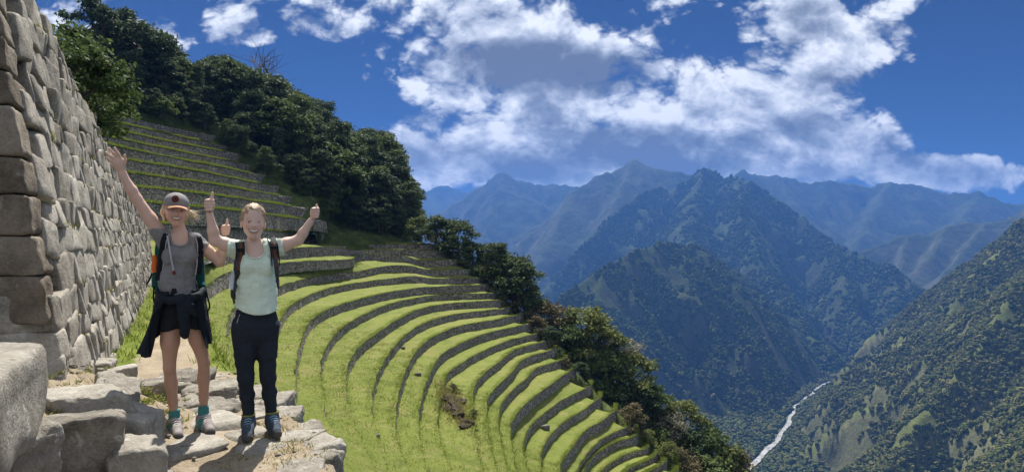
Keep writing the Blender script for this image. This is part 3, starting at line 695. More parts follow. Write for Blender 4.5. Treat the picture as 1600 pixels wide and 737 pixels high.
# slip of bare earth that has broken through several steps
def lump(name, pts, label, mat, seed):
    parts_ = []
    for k, (x, y, Y, sx, sy, sz) in enumerate(pts):
        V, Fc = rock_shape((sx, sy, sz), seed + k, 12, 5, .22, 2.6, .35); parts_.append((V + (on_turf(x, y + 4) + np.array((0, 0, -sz * .12)) if Y < 70 else P(x, y, Y)), Fc))
    V, Fc = join(parts_); return tag(obj(name, V, Fc, mat), label, 'landslip', kind='stuff')
gq = np.random.default_rng(5)
slip = [(x, y, 60, s_ * gq.uniform(.8, 1.3), s_ * 1.1, s_ * gq.uniform(.5, .9)) for x, y, s_ in [(691 + 70 * t + gq.normal() * 5, 612 + 78 * t ** 1.1 + gq.normal() * 5, 1.35 - .9 * abs(t - .33)) for t in np.linspace(0, .66, 16)]]
slip.append((716, 642, 60, 1.2, 3.6, .7))
lump('landslip', slip, 'dark collapsed earth bank breaking through the lower terraces', M_EARTH, 400)
pts = [on_turf(x + gq.normal() * 9, y + gq.normal() * 7) for x, y, *_ in slip for _ in range(60)]
V, Fc = tufts(pts, gq.uniform(.2, .6, len(pts)), .035, 6, .22, .6, 12); tag(obj('landslip_grass', V, Fc, M_DRYBLADE, None, False), 'long dry grass on the collapsed earth bank', 'grass', kind='stuff')
lump('rubble_pile', [(795, 533, 113, 2.2, 2, 2.0), (801, 541, 112, 2.2, 2, 2.4), (790, 546, 112, 1.6, 2, 1.6)], 'tumbled stones where two terrace walls meet on the right side', M_DRY, 420)

# ------------------------------------------------------------------ spur behind the terraces
# skyline of the wood: column in the picture and height of the tree tops there
SX = [0, 120, 200, 225, 245, 262, 276, 300, 328, 350, 372, 400, 432, 450, 478, 500, 520, 535, 560, 590, 612, 630, 642, 650, 660]
SY = [-160, -90, -20, 5, 45, 60, 78, 100, 92, 80, 100, 112, 118, 138, 150, 158, 190, 205, 196, 203, 216, 250, 300, 335, 372]
BD = [P(60, 150, 95), P(181, 172, 100)] + [CRV[i][-9] for i in range(-9, 1)] + [P(560, 378, 123), P(630, 379, 130)] + [CRV[i][-9] for i in range(1, 26)] + [P(1085, 760, 100), P(1160, 830, 98), P(1250, 930, 96)]
BD = spline(np.array(BD), 2.5)
bx = 800 + F * BD[:, 0] / BD[:, 1]; nb = len(BD)
rise = np.interp(bx, [60, 200, 330, 450, 590, 655, 700, 800, 1100], [.42, .42, .40, .42, .42, .08, -.45, -.75, -.8])
nrow = 16; rows = []
for k in range(nrow):
    t_ = -1.0 if k == 0 else -4 + k * 5.0; d = np.stack([np.interp(bx, [60, 330, 640, 1100], [-.45, -.1, .05, .5]), np.ones(nb), 0 * bx], 1)
    q = BD + d * t_; z = rise * t_ if t_ > 0 else np.where(bx < 330, -3.2, -2.2)
    q[:, 2] += np.where(np.asarray(t_) > 0, z - .0016 * max(t_, 0) ** 2 * (1.5 + 0 * bx), z) + .5 * fbm(n2d(q[:, 0] / 7, q[:, 1] / 7, 3.0), 3) * (t_ > 1)
    if t_ > 0:       # the crest of the spur
        qx, qy = 800 + F * q[:, 0] / q[:, 1], HOR + F * (CH - q[:, 2]) / q[:, 1]; lim = np.interp(qx, SX, SY) + 62
        q[:, 2] = np.where((bx < 655) & (qy < lim), CH - q[:, 1] * (lim - HOR) / F, q[:, 2])
    rows.append(q)
SPUR = np.stack(rows, 1)
def f_spur(t):
    c = pos(t); a = t.noise(c, .5, 7, .7).outputs[0]
    pri(t, t.ramp(a, [(.35, (.032, .048, .014)), (.55, (.075, .098, .028)), (.7, (.145, .150, .055))]), .95, a, 1, .5, .1)
M_SPUR = material('scrubby_slope', f_spur)
tag(obj('hillside', SPUR.reshape(-1, 3), grid_faces(nb, nrow)[:, ::-1], M_SPUR), kind='structure')
# ------------------------------------------------------------------ ground of the platform and the path
def near_ground():
    xs, ys = np.arange(-16, .6, .11), np.arange(1.6, 27, .14)
    X, Y = np.meshgrid(xs, ys, indexing='ij'); q = (X - W0[0]) * WN[0] + (Y - W0[1]) * WN[1]
    # edge of the platform in plan: ground falls away beyond it
    ex = np.interp(Y, [1.6, 2.9, 3.5, 4.2, 4.8, 5.4, 6.2, 7.5, 10], [-.35, -.75, -1.05, -1.45, -1.85, -2.45, -3.0, -3.9, -5.4])
    ex = np.where(Y > 10, W0[0] + WD[0] / WD[1] * (Y - W0[1]) + 1.15, ex)
    over = X - ex
    Z = np.zeros_like(X) + .03 * fbm(n2d(X * 1.3, Y * 1.3), 4)
    Z -= np.where(over > 0, 1.15 * over + .35 * sstep(over, 0, .3), 0)
    # bank of steps rising to the left in front of the wall
    bk = sstep(-(X + 2.15 + .22 * (Y - 3)), -.25, .9) * (1 - sstep(Y, 4.0, 5.2))
    Z += .46 * bk + .10 * sstep(-(q), -.6, .2) * (1 - sstep(Y, 7, 9))
    V = np.stack([X, Y, Z], -1).reshape(-1, 3); Fc = grid_faces(len(xs), len(ys))
    keep = ((q > -.9) | (Y < 4)).ravel()[Fc].all(1) & (over < .45).ravel()[Fc].all(1)
    o = obj('path_ground', V, Fc[keep], M_GROUND)
    path = np.exp(-((q - .62 - .05 * np.sin(Y * .8)) / .36) ** 2) 
    turf = np.where(Y > 6.2, 1.05 - 1.15 * path, .20 + .5 * sstep(over, -.12, .1))
    turf = turf * sstep(Y, 5.6, 6.8) + (.16 + .25 * noise(n2d(X * 1.1, Y * 1.1, 4)) + .9 * sstep(over, .0, .25)) * (1 - sstep(Y, 5.6, 6.8))
    a = o.data.attributes.new('turf', 'FLOAT', 'POINT'); a.data.foreach_set('value', turf.ravel().astype(np.float32))
    tag(o, kind='structure')
    return xs, ys, Z, turf, over, q
GX, GY, GZ, GT, GOV, GQ = near_ground()
def gz(x, y):
    i = int(np.clip((x - GX[0]) / .11, 0, len(GX) - 1)); j = int(np.clip((y - GY[0]) / .14, 0, len(GY) - 1)); return GZ[i, j]
g = np.random.default_rng(77); n = 26000
i, j = g.integers(0, len(GX), n), g.integers(0, len(GY), n)
ok = (GT[i, j] > .62) & (GQ[i, j] > -.05) & (GOV[i, j] < .35); i, j = i[ok], j[ok]
V, Fc = tufts(np.stack([GX[i] + g.uniform(-.06, .06, len(i)), GY[j] + g.uniform(-.07, .07, len(i)), GZ[i, j]], 1), g.uniform(.04, .12, len(i)), .009, 5, .06, .8, 3)
tag(obj('path_grass', V, Fc, M_BLADE, None, False), 'turf growing beside the trodden path', 'grass', kind='stuff')

# ------------------------------------------------------------------ the great fitted stone wall
BAT = .125
def wall_pt(t, z, off=0.0):      # t metres along the foot from the point W0, off outwards
    b = W0 + WD * t + WN * (off - BAT * z); return np.array((b[0], b[1], z))
def top_at(t): return float(np.interp(t, [-4.2, -3.2, -1.0, 1, 3, 6, 9, 12, 15, 17.2], [3.75, 3.6, 3.35, 3.15, 2.98, 2.80, 2.62, 2.45, 2.25, 1.95])) + .06 * float(noise(np.array((t * .9, 0, 0))))
WT0, WT1 = -3.42, 17.2
wall = thing('granite_wall', (W0[0] - .5, W0[1], 0), 'tall leaning wall of fitted granite blocks beside the path', 'wall')
# core behind the stones
tt = np.linspace(WT0 + .95, WT1 - .1, 40); rows = []
for t_ in tt: rows.append([wall_pt(t_, -.3, -.16), wall_pt(t_, top_at(t_) - .12, -.16), wall_pt(t_, top_at(t_) - .12, -.9), wall_pt(t_, -.3, -1.4)])
V = np.array(rows).reshape(-1, 3)
def f_mortar(t): pri(t, t.ramp(t.noise(pos(t), 12, 5, .7).outputs[0], [(.3, (.03, .026, .02)), (.7, (.09, .08, .055))]), .95)
M_JOINT = material('dark_joint_earth', f_mortar)
obj('core', V, np.concatenate([grid_faces(len(tt), 4)[:, ::-1], [[0, 1, 2, 3]], [[len(V) - 1, len(V) - 2, len(V) - 3, len(V) - 4]]]), M_JOINT, wall)
g = np.random.default_rng(21)
def face_stone(t0, t1, z0, z1, seed, dep=.30, proud=.0, n=7):
    w_, h_ = t1 - t0, z1 - z0
    V, Fc = rock_shape((w_ * 1.11, dep, h_ * 1.12), seed, n, 13, .030, 2.2, .09)
    # bulging outer face
    tc, zc = (t0 + t1) / 2, (z0 + z1) / 2; lean = (V[:, 0] / max(w_, .01)) 
    out_ = []
    for v in V:
        zc2 = zc + v[2] + .035 * v[0] / max(w_, .05) * ((seed % 7) - 3) / 3
        out_.append(wall_pt(tc + v[0], zc2, -.13 + proud - v[1] * 1.0))
    return np.array(out_), Fc[:, ::-1]
cz = [-.12]; 
while cz[-1] < 3.9: cz.append(cz[-1] + float(g.uniform(.185, .27)))
near_st, far_st, sd = [], [], 1000
for r in range(len(cz) - 1):
    t_ = WT0 + (.62 if r % 2 else .34) * (1 if cz[r] > .9 else .6)
    if cz[r] < .85: t_ = WT0 + .12
    while t_ < WT1:
        wdt = float(g.uniform(.15, .38)) * (1.15 if t_ < 2 else 1.0)
        if t_ + wdt > WT1 - .05: wdt = WT1 - t_ + .02
        z0 = cz[r] + .03 * float(noise(np.array((t_ * 1.3, r * 3.1, 0)))); z1 = cz[r + 1] + .03 * float(noise(np.array((t_ * 1.3, (r + 1) * 3.1, 0))))
        tp = top_at(t_ + wdt / 2)
        if z0 < tp - .07:
            z1 = min(z1, tp + .02) if z1 < tp + .1 else tp
            sd += 1; st_ = face_stone(t_, t_ + wdt, z0, z1, sd, .30, float(g.uniform(-.014, .016)), 7 if t_ < 3 else 5)
            (near_st if (t_ < 4.6 and len(near_st) < 290) else far_st).append(st_)
        t_ += wdt
near_st.sort(key=lambda s_: s_[0][:, 1].mean())
for V, Fc in near_st: obj('stone', V, Fc, M_INCA, wall)
V, Fc = join(far_st); tag(obj('stonework', V, Fc, M_INCA, wall), kind='stuff')
# quoins of the near end: long blocks, one to a course, turning the corner
EDIR = np.array((-1.0, -.06)); EDIR /= np.linalg.norm(EDIR)
qy = [(-20, 18), (18, 66), (66, 113), (113, 166), (166, 244), (244, 305), (305, 368), (368, 431), (431, 508)]
cor = wall_pt(WT0, .9)
for k, (ya, yb) in enumerate(qy):
    Yc = cor[1]; z1, z0 = CH - Yc * (ya - HOR) / F, CH - Yc * (yb - HOR) / F
    c0 = wall_pt(WT0, (z0 + z1) / 2); ret = .62 if k % 2 else .36
    V, Fc = rock_shape((1.5, ret, (z1 - z0) * 1.0), 900 + k, 13, 16, .022, 3.0, .012)
    # local x along the end face (to the left), local y along the long face
    L = []
    for v in V:
        b = c0[:2] + EDIR * (.75 - v[0] * 1.0) * 1.0 + WD * (ret / 2 + v[1]) - WN * BAT * v[2]
        L.append((b[0], b[1], (z0 + z1) / 2 + v[2]))
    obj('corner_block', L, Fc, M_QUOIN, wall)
# weeds on the head of the wall and in its joints
pts = []
for k in range(900):
    t_ = float(g.uniform(WT0, WT1)); pts.append(wall_pt(t_, top_at(t_) - .01, float(g.uniform(-.55, .02))))
V1 = tufts(pts, g.uniform(.02, .07, len(pts)), .006, 5, .03, .7, 5)
pts = []
for k in range(260):
    t_ = float(WT0 + 1 + g.uniform(0, 1) ** 1.6 * 14); r = int(g.integers(1, len(cz) - 2)); z = cz[r]
    if z < top_at(t_) - .2: pts.append(wall_pt(t_, z, .0))
V2 = tufts(pts, g.uniform(.02, .07, len(pts)), .008, 6, .025, .9, 6)
V, Fc = join([V1, V2]); tag(obj('wall_weeds', V, Fc, M_DRYBLADE, wall, False), kind='stuff')

# ------------------------------------------------------------------ stones of the steps and the platform edge
def block(cx, cy, Y, w_, d_, h_, rz, seed, label, k=6.0, amp=.06, cat='stone block', mat=None, tilt=(0, 0), n=18):
    """cx, cy = where the middle of its top front edge stands"""
    p = P(cx, cy, Y); p2 = P(cx, cy, Y + d_ / 2); al = -math.atan((cx - 800) / F); rz += al; w_ *= .9; V, Fc = rock_shape((w_, d_, h_), seed, n, k * 1.7, amp, 2.3, .13)
    R = (Matrix.Rotation(rz, 3, 'Z') @ Matrix.Rotation(tilt[0], 3, 'X') @ Matrix.Rotation(tilt[1], 3, 'Y'))
    V = V @ np.array(R).T
    o = bpy.data.objects.new('stone_block', mesh('stone_block', V, Fc, mat or M_GRAN)); o.location = (p2[0], p2[1], p[2] - h_ / 2); link(o)
    return tag(o, label, cat, 'stones of the steps and platform')
V, Fc = rock_shape((1.3, .5, .46), 11, 18, 8, .03, 1.7, .04); a_ = math.atan2(WD[1], WD[0]); V = V @ np.array(Matrix.Rotation(a_, 3, 'Z')).T
o = bpy.data.objects.new('stone_block', mesh('stone_block', V, Fc, M_GRAN)); b_ = np.array((-2.37, 2.95)) - WD * .62 - WN * .25; o.location = (b_[0], b_[1], .92 - .23); link(o)
tag(o, 'long pale block at the left edge below the big wall', 'stone block', 'stones of the steps and platform')
block(118, 668, 2.85, .46, .44, .42, math.radians(4), 12, 'squared grey block with lichen spots in front of the steps', 6, .06)
block(20, 690, 2.55, .25, .3, .32, .3, 13, 'small dark stone at the bottom left corner of the steps', 4, .08)
block(140, 622, 3.35, .42, .36, .22, .12, 14, 'flat slab lying behind the squared lichen block', 5, .06)
block(178, 608, 3.75, .30, .36, .36, -.15, 15, 'narrow dark upright stone dividing the steps', 4.5, .08, tilt=(.05, .12))
block(187, 578, 4.75, .26, .24, .26, .1, 16, 'squared stone at the top of the steps by the path', 5, .06)
block(208, 654, 3.40, .32, .42, .34, -.25, 17, 'sloping grey block left of the feet of the capped woman', 5, .06, tilt=(.0, .08))
block(206, 708, 2.95, .30, .30, .30, .05, 18, 'pale block at the bottom edge below the sloping block', 5, .06)
block(240, 600, 4.7, .36, .34, .22, .1, 19, 'flat topped stone behind the capped woman at the path end', 5, .06)
block(130, 572, 5.0, .46, .40, .20, -.1, 20, 'low worn stone at the foot of the big wall', 4, .08)
block(100, 602, 4.1, .34, .30, .14, .2, 22, 'half buried flat stone on the dirt ramp under the wall', 3.5, .09)
for k, (x, y, Y, w_, d_, h_, lab) in enumerate((
    (285, 590, 5.6, .62, .36, .22, 'broad pale paving stone behind the capped woman'), (325, 612, 5.0, .50, .36, .16, 'pale paving stone between the two women'),
    (265, 607, 5.2, .40, .34, .16, 'rounded pale stone left of the capped woman'), (292, 633, 4.62, .30, .30, .12, 'rounded pale paving stone just behind the left shoes'),
    (345, 636, 4.7, .34, .26, .09, 'flat thin stone between the two pairs of shoes'), (362, 600, 5.5, .34, .30, .24, 'rough stone on the platform edge between the women'),
    (405, 614, 5.1, .30, .34, .30, 'jagged stone on the platform edge behind the mint shirt woman'), (432, 628, 4.9, .26, .34, .30, 'edge stone right of the mint shirt woman'),
    (446, 650, 4.65, .26, .30, .30, 'lichened edge stone above the grass bowl'), (462, 678, 4.3, .34, .32, .30, 'edge stone at the platform rim right of the blue boots'),
    (490, 700, 3.95, .32, .32, .30, 'cracked edge stone near the bottom rim of the platform'), (470, 722, 3.72, .56, .30, .24, 'broad pale stone at the bottom edge of the platform'),
    (408, 660, 4.5, .22, .2, .10, 'small stone between the blue boots'), (300, 722, 3.7, .16, .12, .06, 'flat pebble in the dirt below the left shoes'))):
    block(x, y, Y, w_, d_, h_, .15 * ((k * 37) % 7 - 3), 60 + k, lab, 3.6 if k in (2, 3) else 4.6, .075)
# worn slabs let into the platform floor
g = np.random.default_rng(14); floor_ = bpy.data.objects['path_ground']; placed = []
for k in range(400):
    if len(placed) >= 34: break
    x, y = float(g.uniform(-3.5, -1.0)), float(g.uniform(3.1, 6.4)); r = float(g.uniform(.11, .24))
    ex_ = float(np.interp(y, [1.6, 2.9, 3.5, 4.2, 4.8, 5.4, 6.2, 7.5], [-.35, -.75, -1.05, -1.45, -1.85, -2.45, -3.0, -3.9]))
    if x > ex_ - .15 or x < ex_ - 2.2 or gz(x, y) > .10 or any(math.hypot(x - a, y - b) < (r + c) * .92 for a, b, c in placed): continue
    placed.append((x, y, r)); V, Fc = rock_shape((r * 2.1, r * float(g.uniform(1.3, 1.9)), .10), 7000 + k, 9, 7, .035, 2.0, .22)
    V = V @ np.array(Matrix.Rotation(float(g.uniform(0, 3)), 3, 'Z')).T; V[:, 2] = np.minimum(V[:, 2], .045 + .004 * V[:, 0])
    obj('paving_stone', V + np.array((x, y, gz(x, y) - .030)), Fc, M_GRAN, floor_)
# gravel lying on the platform
g = np.random.default_rng(91); parts_ = []
for k in range(260):
    x, y = float(g.uniform(-3.3, -.9)), float(g.uniform(2.8, 6.2)); s_ = float(g.uniform(.008, .026)) * (1.6 if g.uniform() < .1 else 1)
    V, Fc = rock_shape((s_ * 1.4, s_ * 1.1, s_ * .8), 5000 + k % 40, 3, 3, .1); parts_.append((V + np.array((x, y, gz(x, y) + s_ * .15)), Fc))
V, Fc = join(parts_); tag(obj('gravel', V, Fc, M_GRAN), 'loose gravel on the platform', 'gravel', kind='stuff')
# weeds between the stones
pts = []
for (x, y, Y, r, k) in ((205, 640, 4.0, .10, 80), (222, 622, 4.3, .14, 70), (150, 690, 2.95, .05, 40), (165, 720, 2.9, .05, 60), (180, 655, 3.5, .07, 40), (108, 602, 3.6, .16, 60), (90, 660, 2.9, .09, 60),
                        (420, 660, 4.4, .12, 60), (445, 715, 3.8, .16, 130), (380, 625, 5.0, .12, 60), (430, 690, 4.1, .12, 70), (345, 615, 5.3, .12, 50), (60, 515, 3.1, .12, 40), (265, 640, 4.2, .05, 40), (130, 640, 3.2, .1, 40)):
    c = P(x, y, Y)
    for _ in range(k // 2): a = g.normal(size=2) * r; pts.append((c[0] + a[0], c[1] + a[1], gz(c[0] + a[0], c[1] + a[1])))
V, Fc = tufts(pts, g.uniform(.012, .045, len(pts)), .004, 6, .02, .9, 8); tag(obj('platform_weeds', V, Fc, M_DRYBLADE, None, False), 'low weeds and dry grass between the platform stones', 'weeds', kind='stuff')
V, Fc = tufts([p for p in pts[:185]], g.uniform(.012, .035, 185), .007, 6, .02, 1.1, 9); tag(obj('platform_herbs', V, Fc, M_BLADE, None, False), 'green herbs sprouting among the step stones', 'weeds', kind='stuff')
# ------------------------------------------------------------------ trees
def make_tree(name, seed, leafmat, h=10.0, rx=3.2, crown0=.22, nclump=46, leaves=95, leaf=.30, shape='round', bare=False, open_=0.0):
    g = np.random.default_rng(seed); parts_ = []
    hubs = []
    trunk_top = h * .72
    px_ = np.cumsum(g.normal(size=(6, 2)) * .12 * h / 10, 0); tp = np.c_[px_, np.linspace(0, trunk_top, 6)]; tp[0, :2] = 0
    parts_.append(tube(tp, np.linspace(.032 * h, .010 * h, 6), 7))
    for k in range(nclump):
        f = g.uniform(0, 1) ** .8; zc = h * (crown0 + (1 - crown0) * f) * .96
        prof = {'round': math.sin(math.pi * (.14 + .80 * f)) ** .75, 'cone': (1.05 - f) ** .7, 'flat': .45 + .65 * f if f < .85 else .75, 'shrub': (1 - f ** 2) ** .5}[shape]
        a = g.uniform(0, 2 * math.pi); lobes = 1 + .32 * math.sin(a * 3 + seed) * math.sin(5 * f + seed)
        r = rx * prof * lobes * (g.uniform(.35, 1.0) ** .5)
        hubs.append((r * math.cos(a), r * math.sin(a), zc))
    hubs = np.array(hubs)
    for k in range(min(18, nclump) if not bare else nclump):
        e = hubs[k]; s = tp[min(5, max(1, int(e[2] / trunk_top * 4.2)))] * np.array((1, 1, .9)); mid = (s + e) / 2 + g.normal(size=3) * .06 * h * np.array((1, 1, .4))
        parts_.append(tube(spline(np.array([s, mid, e]), h * .12), np.linspace(.010 * h, .003 * h, len(spline(np.array([s, mid, e]), h * .12))), 5))
        if bare:
            for _ in range(4):
                e2 = e + g.normal(size=3) * .10 * h; e3 = e2 + (e2 - e) * .6 + g.normal(size=3) * .05 * h
                parts_.append(tube(np.array([e * .8 + s * .2, e2, e3]), [.005 * h, .0035 * h, .0015 * h], 4))
    TV, TF = join(parts_)
    me_t = mesh('trunk', TV, TF, M_BARK)
    L = []
    if leaves:
        rc = rx * .36
        for e in hubs:
            m = int(leaves * g.uniform(.5, 1.4)); sc_ = g.uniform(.6, 1.25); d = g.normal(size=(m, 3)); d /= np.linalg.norm(d, axis=1)[:, None]
            d[:, 2] = np.where(d[:, 2] < -.3, -d[:, 2] * .6, d[:, 2])
            c = e + d * np.array((1, 1, .72)) * rc * sc_ * (g.uniform(.25, 1.0, (m, 1)) ** .6) + g.normal(size=(m, 3)) * .05 * rx
            nn_ = d * .7 + g.normal(size=(m, 3)) * .6 + np.array((0, 0, .35)); nn_ /= np.linalg.norm(nn_, axis=1)[:, None]
            a = np.cross(nn_, g.normal(size=(m, 3))); a /= np.linalg.norm(a, axis=1)[:, None]; b = np.cross(nn_, a)
            s = leaf * g.uniform(.5, 1.25, (m, 1))
            L.append(np.stack([c + a * s, c + b * s * .55, c - a * s, c - b * s * .55], 1).reshape(-1, 3))
        LV_ = np.concatenate(L); LV_[:, 2] = np.maximum(LV_[:, 2], .1)
        me_c = mesh('crown', LV_, np.arange(len(LV_)).reshape(-1, 4), leafmat, False)
    return me_t, (me_c if leaves else None), h, rx
def plant(name, proto, p, h, rz, label, cat='tree', group=None, wide=1.0):
    me_t, me_c, ph, prx = proto
    root = thing(name, p, label, cat, group); s = h / ph
    root.rotation_euler = (0, 0, rz); root.scale = (s * wide, s * wide, s)
    link(bpy.data.objects.new('trunk', me_t), root)
    if me_c is not None: link(bpy.data.objects.new('crown', me_c), root)
    return root
PD = [make_tree('t', 1, M_LEAF_D, 10, 3.3, .18, 60, 100, .26), make_tree('t', 2, M_LEAF_D, 10, 2.7, .15, 55, 100, .24, 'cone'), make_tree('t', 3, M_LEAF_D, 10, 3.8, .22, 64, 95, .27, 'flat'),
      make_tree('t', 4, M_LEAF_M, 10, 3.2, .18, 58, 95, .25), make_tree('t', 5, M_LEAF_D, 10, 3.0, .08, 62, 100, .25, 'round')]
PM = [make_tree('t', 11, M_LEAF_M, 10, 3.8, .12, 60, 95, .26), make_tree('t', 12, M_LEAF_L, 10, 3.4, .15, 52, 85, .25, 'round'), make_tree('t', 13, M_LEAF_G, 10, 4.2, .2, 46, 60, .22, 'flat')]
PS = [make_tree('s', 21, M_LEAF_D, 5, 2.6, .05, 40, 90, .20, 'shrub'), make_tree('s', 22, M_LEAF_M, 5, 2.8, .05, 42, 85, .20, 'shrub'), make_tree('s', 23, M_LEAF_B, 5, 2.6, .05, 38, 75, .18, 'shrub'), make_tree('s', 24, M_LEAF_L, 5, 2.6, .05, 36, 75, .19, 'shrub')]
PBARE = make_tree('b', 31, M_LEAF_G, 10, 2.6, .45, 16, 0, .2, 'flat', True)

# the dark wood on the spur above the terraces
g = np.random.default_rng(63); cells = []
cb = 0
for k, row in enumerate(range(1, nrow, 1)):
    acc = 0.0; spacing = 4.3 + .2 * k
    for j in range(1, nb):
        if bx[j] > 645 or bx[j] < 60: continue
        acc += np.linalg.norm(SPUR[j, row, :2] - SPUR[j - 1, row, :2])
        if acc > spacing * g.uniform(.8, 1.25): cells.append((row, SPUR[j, row] + np.array((g.uniform(-1, 1), g.uniform(-1.2, 1.2), -.2)))); acc = 0
nt_ = 0
for row, p in cells:
    X, Yp = PX(p)
    if X < 40 or X > 652: continue
    top = np.interp(X, SX, SY) + abs(g.normal()) * 14
    hmax = (Yp - top) * p[1] / F
    want = g.uniform(5.0, 9.5) if row <= 2 else g.uniform(9, 15)
    if X > 190:
        if row >= 5: want = g.uniform(12, 19)
        t_ = -4 + 5.0 * row; want = min(want, max(3.4, 1.66 * (t_ + 2.5) - .42 * t_))
    h = min(want, hmax)
    if X < 190 and row > 2: h = min(hmax, g.uniform(11, 18))
    if h < 3.2: continue
    if row <= 1 and X > 455: continue
    if row <= 2:
        for _ in range(2): plant('shrub', PS[int(g.choice([0, 0, 1]))], p + np.array((g.uniform(-2.5, 2.5), g.uniform(-1.5, 1.0), -.3)), g.uniform(2.2, 4.0), g.uniform(0, 6), 'dark bush at the foot of the wood, ' + ('above the flight of terraces' if X < 330 else 'beside the ends of the terraces' if X < 500 else 'above the grass bowl'), 'shrub', 'undergrowth at the foot of the wood', 1.2)
    kk = int(g.integers(0, 5)); pr = PD[kk] if h > 5 else PS[kk % 2]
    look = ('round headed dark tree', 'tapering dark tree', 'flat topped dark tree', 'lighter green tree', 'low branched dark tree')[kk] if h > 5 else 'small bushy tree'
    place = 'at the upper left of the wood' if X < 270 else 'above the flight of terraces in the wood' if X < 400 else 'in the middle of the wood' if X < 520 else 'at the right end of the wood'
    plant('forest_tree', pr, p, h, g.uniform(0, 6.28), look + ' ' + place, 'tree', 'trees of the dark wood', g.uniform(.85, 1.25)); nt_ += 1
p = P(412, 175, 150); plant('bare_tree', PBARE, p, (175 - 80) * 150 / F, 1.0, 'leafless tree showing bare branches on the skyline of the wood', 'tree')
# brighter tree just behind the big wall
p = P(128, 300, 24); plant('leafy_tree', make_tree('t', 41, M_LEAF_M, 6, 1.9, .3, 60, 110, .12), p, 6.0, .4, 'bright green leafy tree peeping over the big wall', 'tree')
p = P(100, 300, 30); plant('leafy_tree', make_tree('t', 42, M_LEAF_M, 9, 2.6, .2, 60, 110, .15), p, 9.0, 2.4, 'tall dark leafy tree behind the top of the big wall', 'tree')

# trees and shrubs down the right side of the terraces
RT = [(683, 392, 338, 124, 'S', 0, 'round bush by the path end next to the tiny walkers'), (716, 418, 343, 122, 'D', 0, 'dark bushy tree standing right of the top terraces'), (738, 428, 372, 122, 'D', 4, 'smaller dark tree leaning against the bushy tree at the top terraces'),
      (768, 440, 378, 121, 'D', 2, 'dark tree breaking the skyline right of the upper steps'), (752, 452, 412, 119, 'S', 1, 'green shrub under the skyline trees at the upper steps'), (792, 462, 400, 119, 'S', 1, 'broad shrub between the two dark skyline trees'),
      (806, 498, 398, 118, 'D', 0, 'big dark rounded tree at mid height on the right edge'), (786, 492, 440, 116, 'S', 2, 'brownish shrub below the big rounded tree'), (829, 512, 455, 117, 'S', 0, 'dark shrub to the right of the big rounded tree'),
      (845, 540, 470, 116, 'S', 2, 'olive brown scrub above the tall pale tree'), (862, 540, 475, 118, 'S', 2, 'brown scrub touching the tall pale tree on its left'), (880, 590, 500, 115, 'M', 0, 'dense green tree at the foot of the tall pale tree'),
      (913, 600, 474, 116, 'M', 1, 'tall pale yellow green tree standing out on the right edge'), (938, 590, 500, 118, 'M', 0, 'green tree just right of the tall pale tree'), (968, 600, 519, 119, 'M', 2, 'greyish flat topped tree against the blue slope'),
      (952, 650, 545, 113, 'M', 0, 'large leafy tree in the middle of the right edge thicket'), (985, 655, 545, 115, 'M', 1, 'sunlit yellowish tree at the outer side of the thicket'), (925, 632, 572, 111, 'D', 0, 'dark tree shading the ends of the lower steps'),
      (1000, 692, 590, 111, 'D', 4, 'dark tree below the sunlit yellowish tree'), (1020, 690, 600, 113, 'M', 0, 'mid green tree on the outer rim of the thicket'), (960, 670, 612, 108, 'S', 0, 'dark shrub over the ends of the lower steps'),
      (1040, 715, 640, 109, 'M', 2, 'pale grey leafed tree low on the right edge'), (1066, 715, 622, 111, 'M', 1, 'bright rounded tree near the bottom of the right edge'), (1030, 735, 668, 105, 'D', 3, 'dark green tree beside the last visible steps'),
      (1075, 755, 668, 106, 'D', 4, 'dark tree at the bottom beyond the last steps'), (1100, 750, 660, 109, 'M', 0, 'leafy tree on the rim at the bottom of the picture'), (1122, 775, 684, 108, 'S', 3, 'yellow green shrub on the rim above the river'),
      (1145, 790, 705, 108, 'S', 2, 'brown scrub at the very bottom of the rim above the river'), (1062, 765, 700, 102, 'S', 2, 'brown shrub at the bottom edge near the last steps'), (1098, 785, 710, 103, 'S', 1, 'green shrub at the bottom edge below the rim trees'),
      (905, 560, 520, 117, 'S', 1, 'green shrub halfway up beside the tall pale tree'), (872, 562, 520, 114, 'S', 0, 'dark shrub hugging the ends of the middle steps'), (897, 598, 552, 112, 'S', 0, 'dark undergrowth bush at the foot of the thicket'),
      (725, 432, 402, 119, 'S', 3, 'small yellowish shrub at the ends of the upper steps'), (700, 398, 370, 122, 'S', 0, 'small dark bush beside the top terrace'), (655, 378, 335, 128, 'S', 3, 'light green bush at the corner of the dark wood'), (1040, 690, 640, 113, 'S', 2, 'olive shrub between the mid green and the pale grey tree'), (815, 470, 425, 120, 'S', 2, 'olive shrub on the skyline behind the big rounded tree')]
for n_, (x, yb, yt, Y, kd, k, lab) in enumerate(RT):
    pr = {'D': PD, 'M': PM, 'S': PS}[kd][k]; h = (yb - yt) * Y / F
    Y += 4; plant('shrub' if kd == 'S' else 'slope_tree', pr, P(x, yb, Y), h, n_ * 1.3, lab, 'shrub' if kd == 'S' else 'tree', 'trees along the right edge of the terraces', 1.15)
# undergrowth carpet on the outer side
g = np.random.default_rng(8)
jj = np.where(bx > 655)[0]
for n_ in range(56):
    j = int(g.choice(jj)); row = int(g.integers(1, 6)); p = SPUR[j, row] + np.array((g.uniform(-1, 1), g.uniform(-1, 1), -.3)); X, Yp = PX(p)
    if X > 1200: continue
    kk = int(g.choice([0, 1, 2, 2, 3])); plant('shrub', PS[kk], p, g.uniform(2.0, 4.2), g.uniform(0, 6), ('dark', 'green', 'brownish', 'yellow green')[kk] + ' low shrub in the undergrowth beside the ' + ('upper' if X < 800 else 'middle' if X < 920 else 'lower') + ' steps, outer edge', 'shrub', 'undergrowth along the outer edge', g.uniform(.9, 1.4))
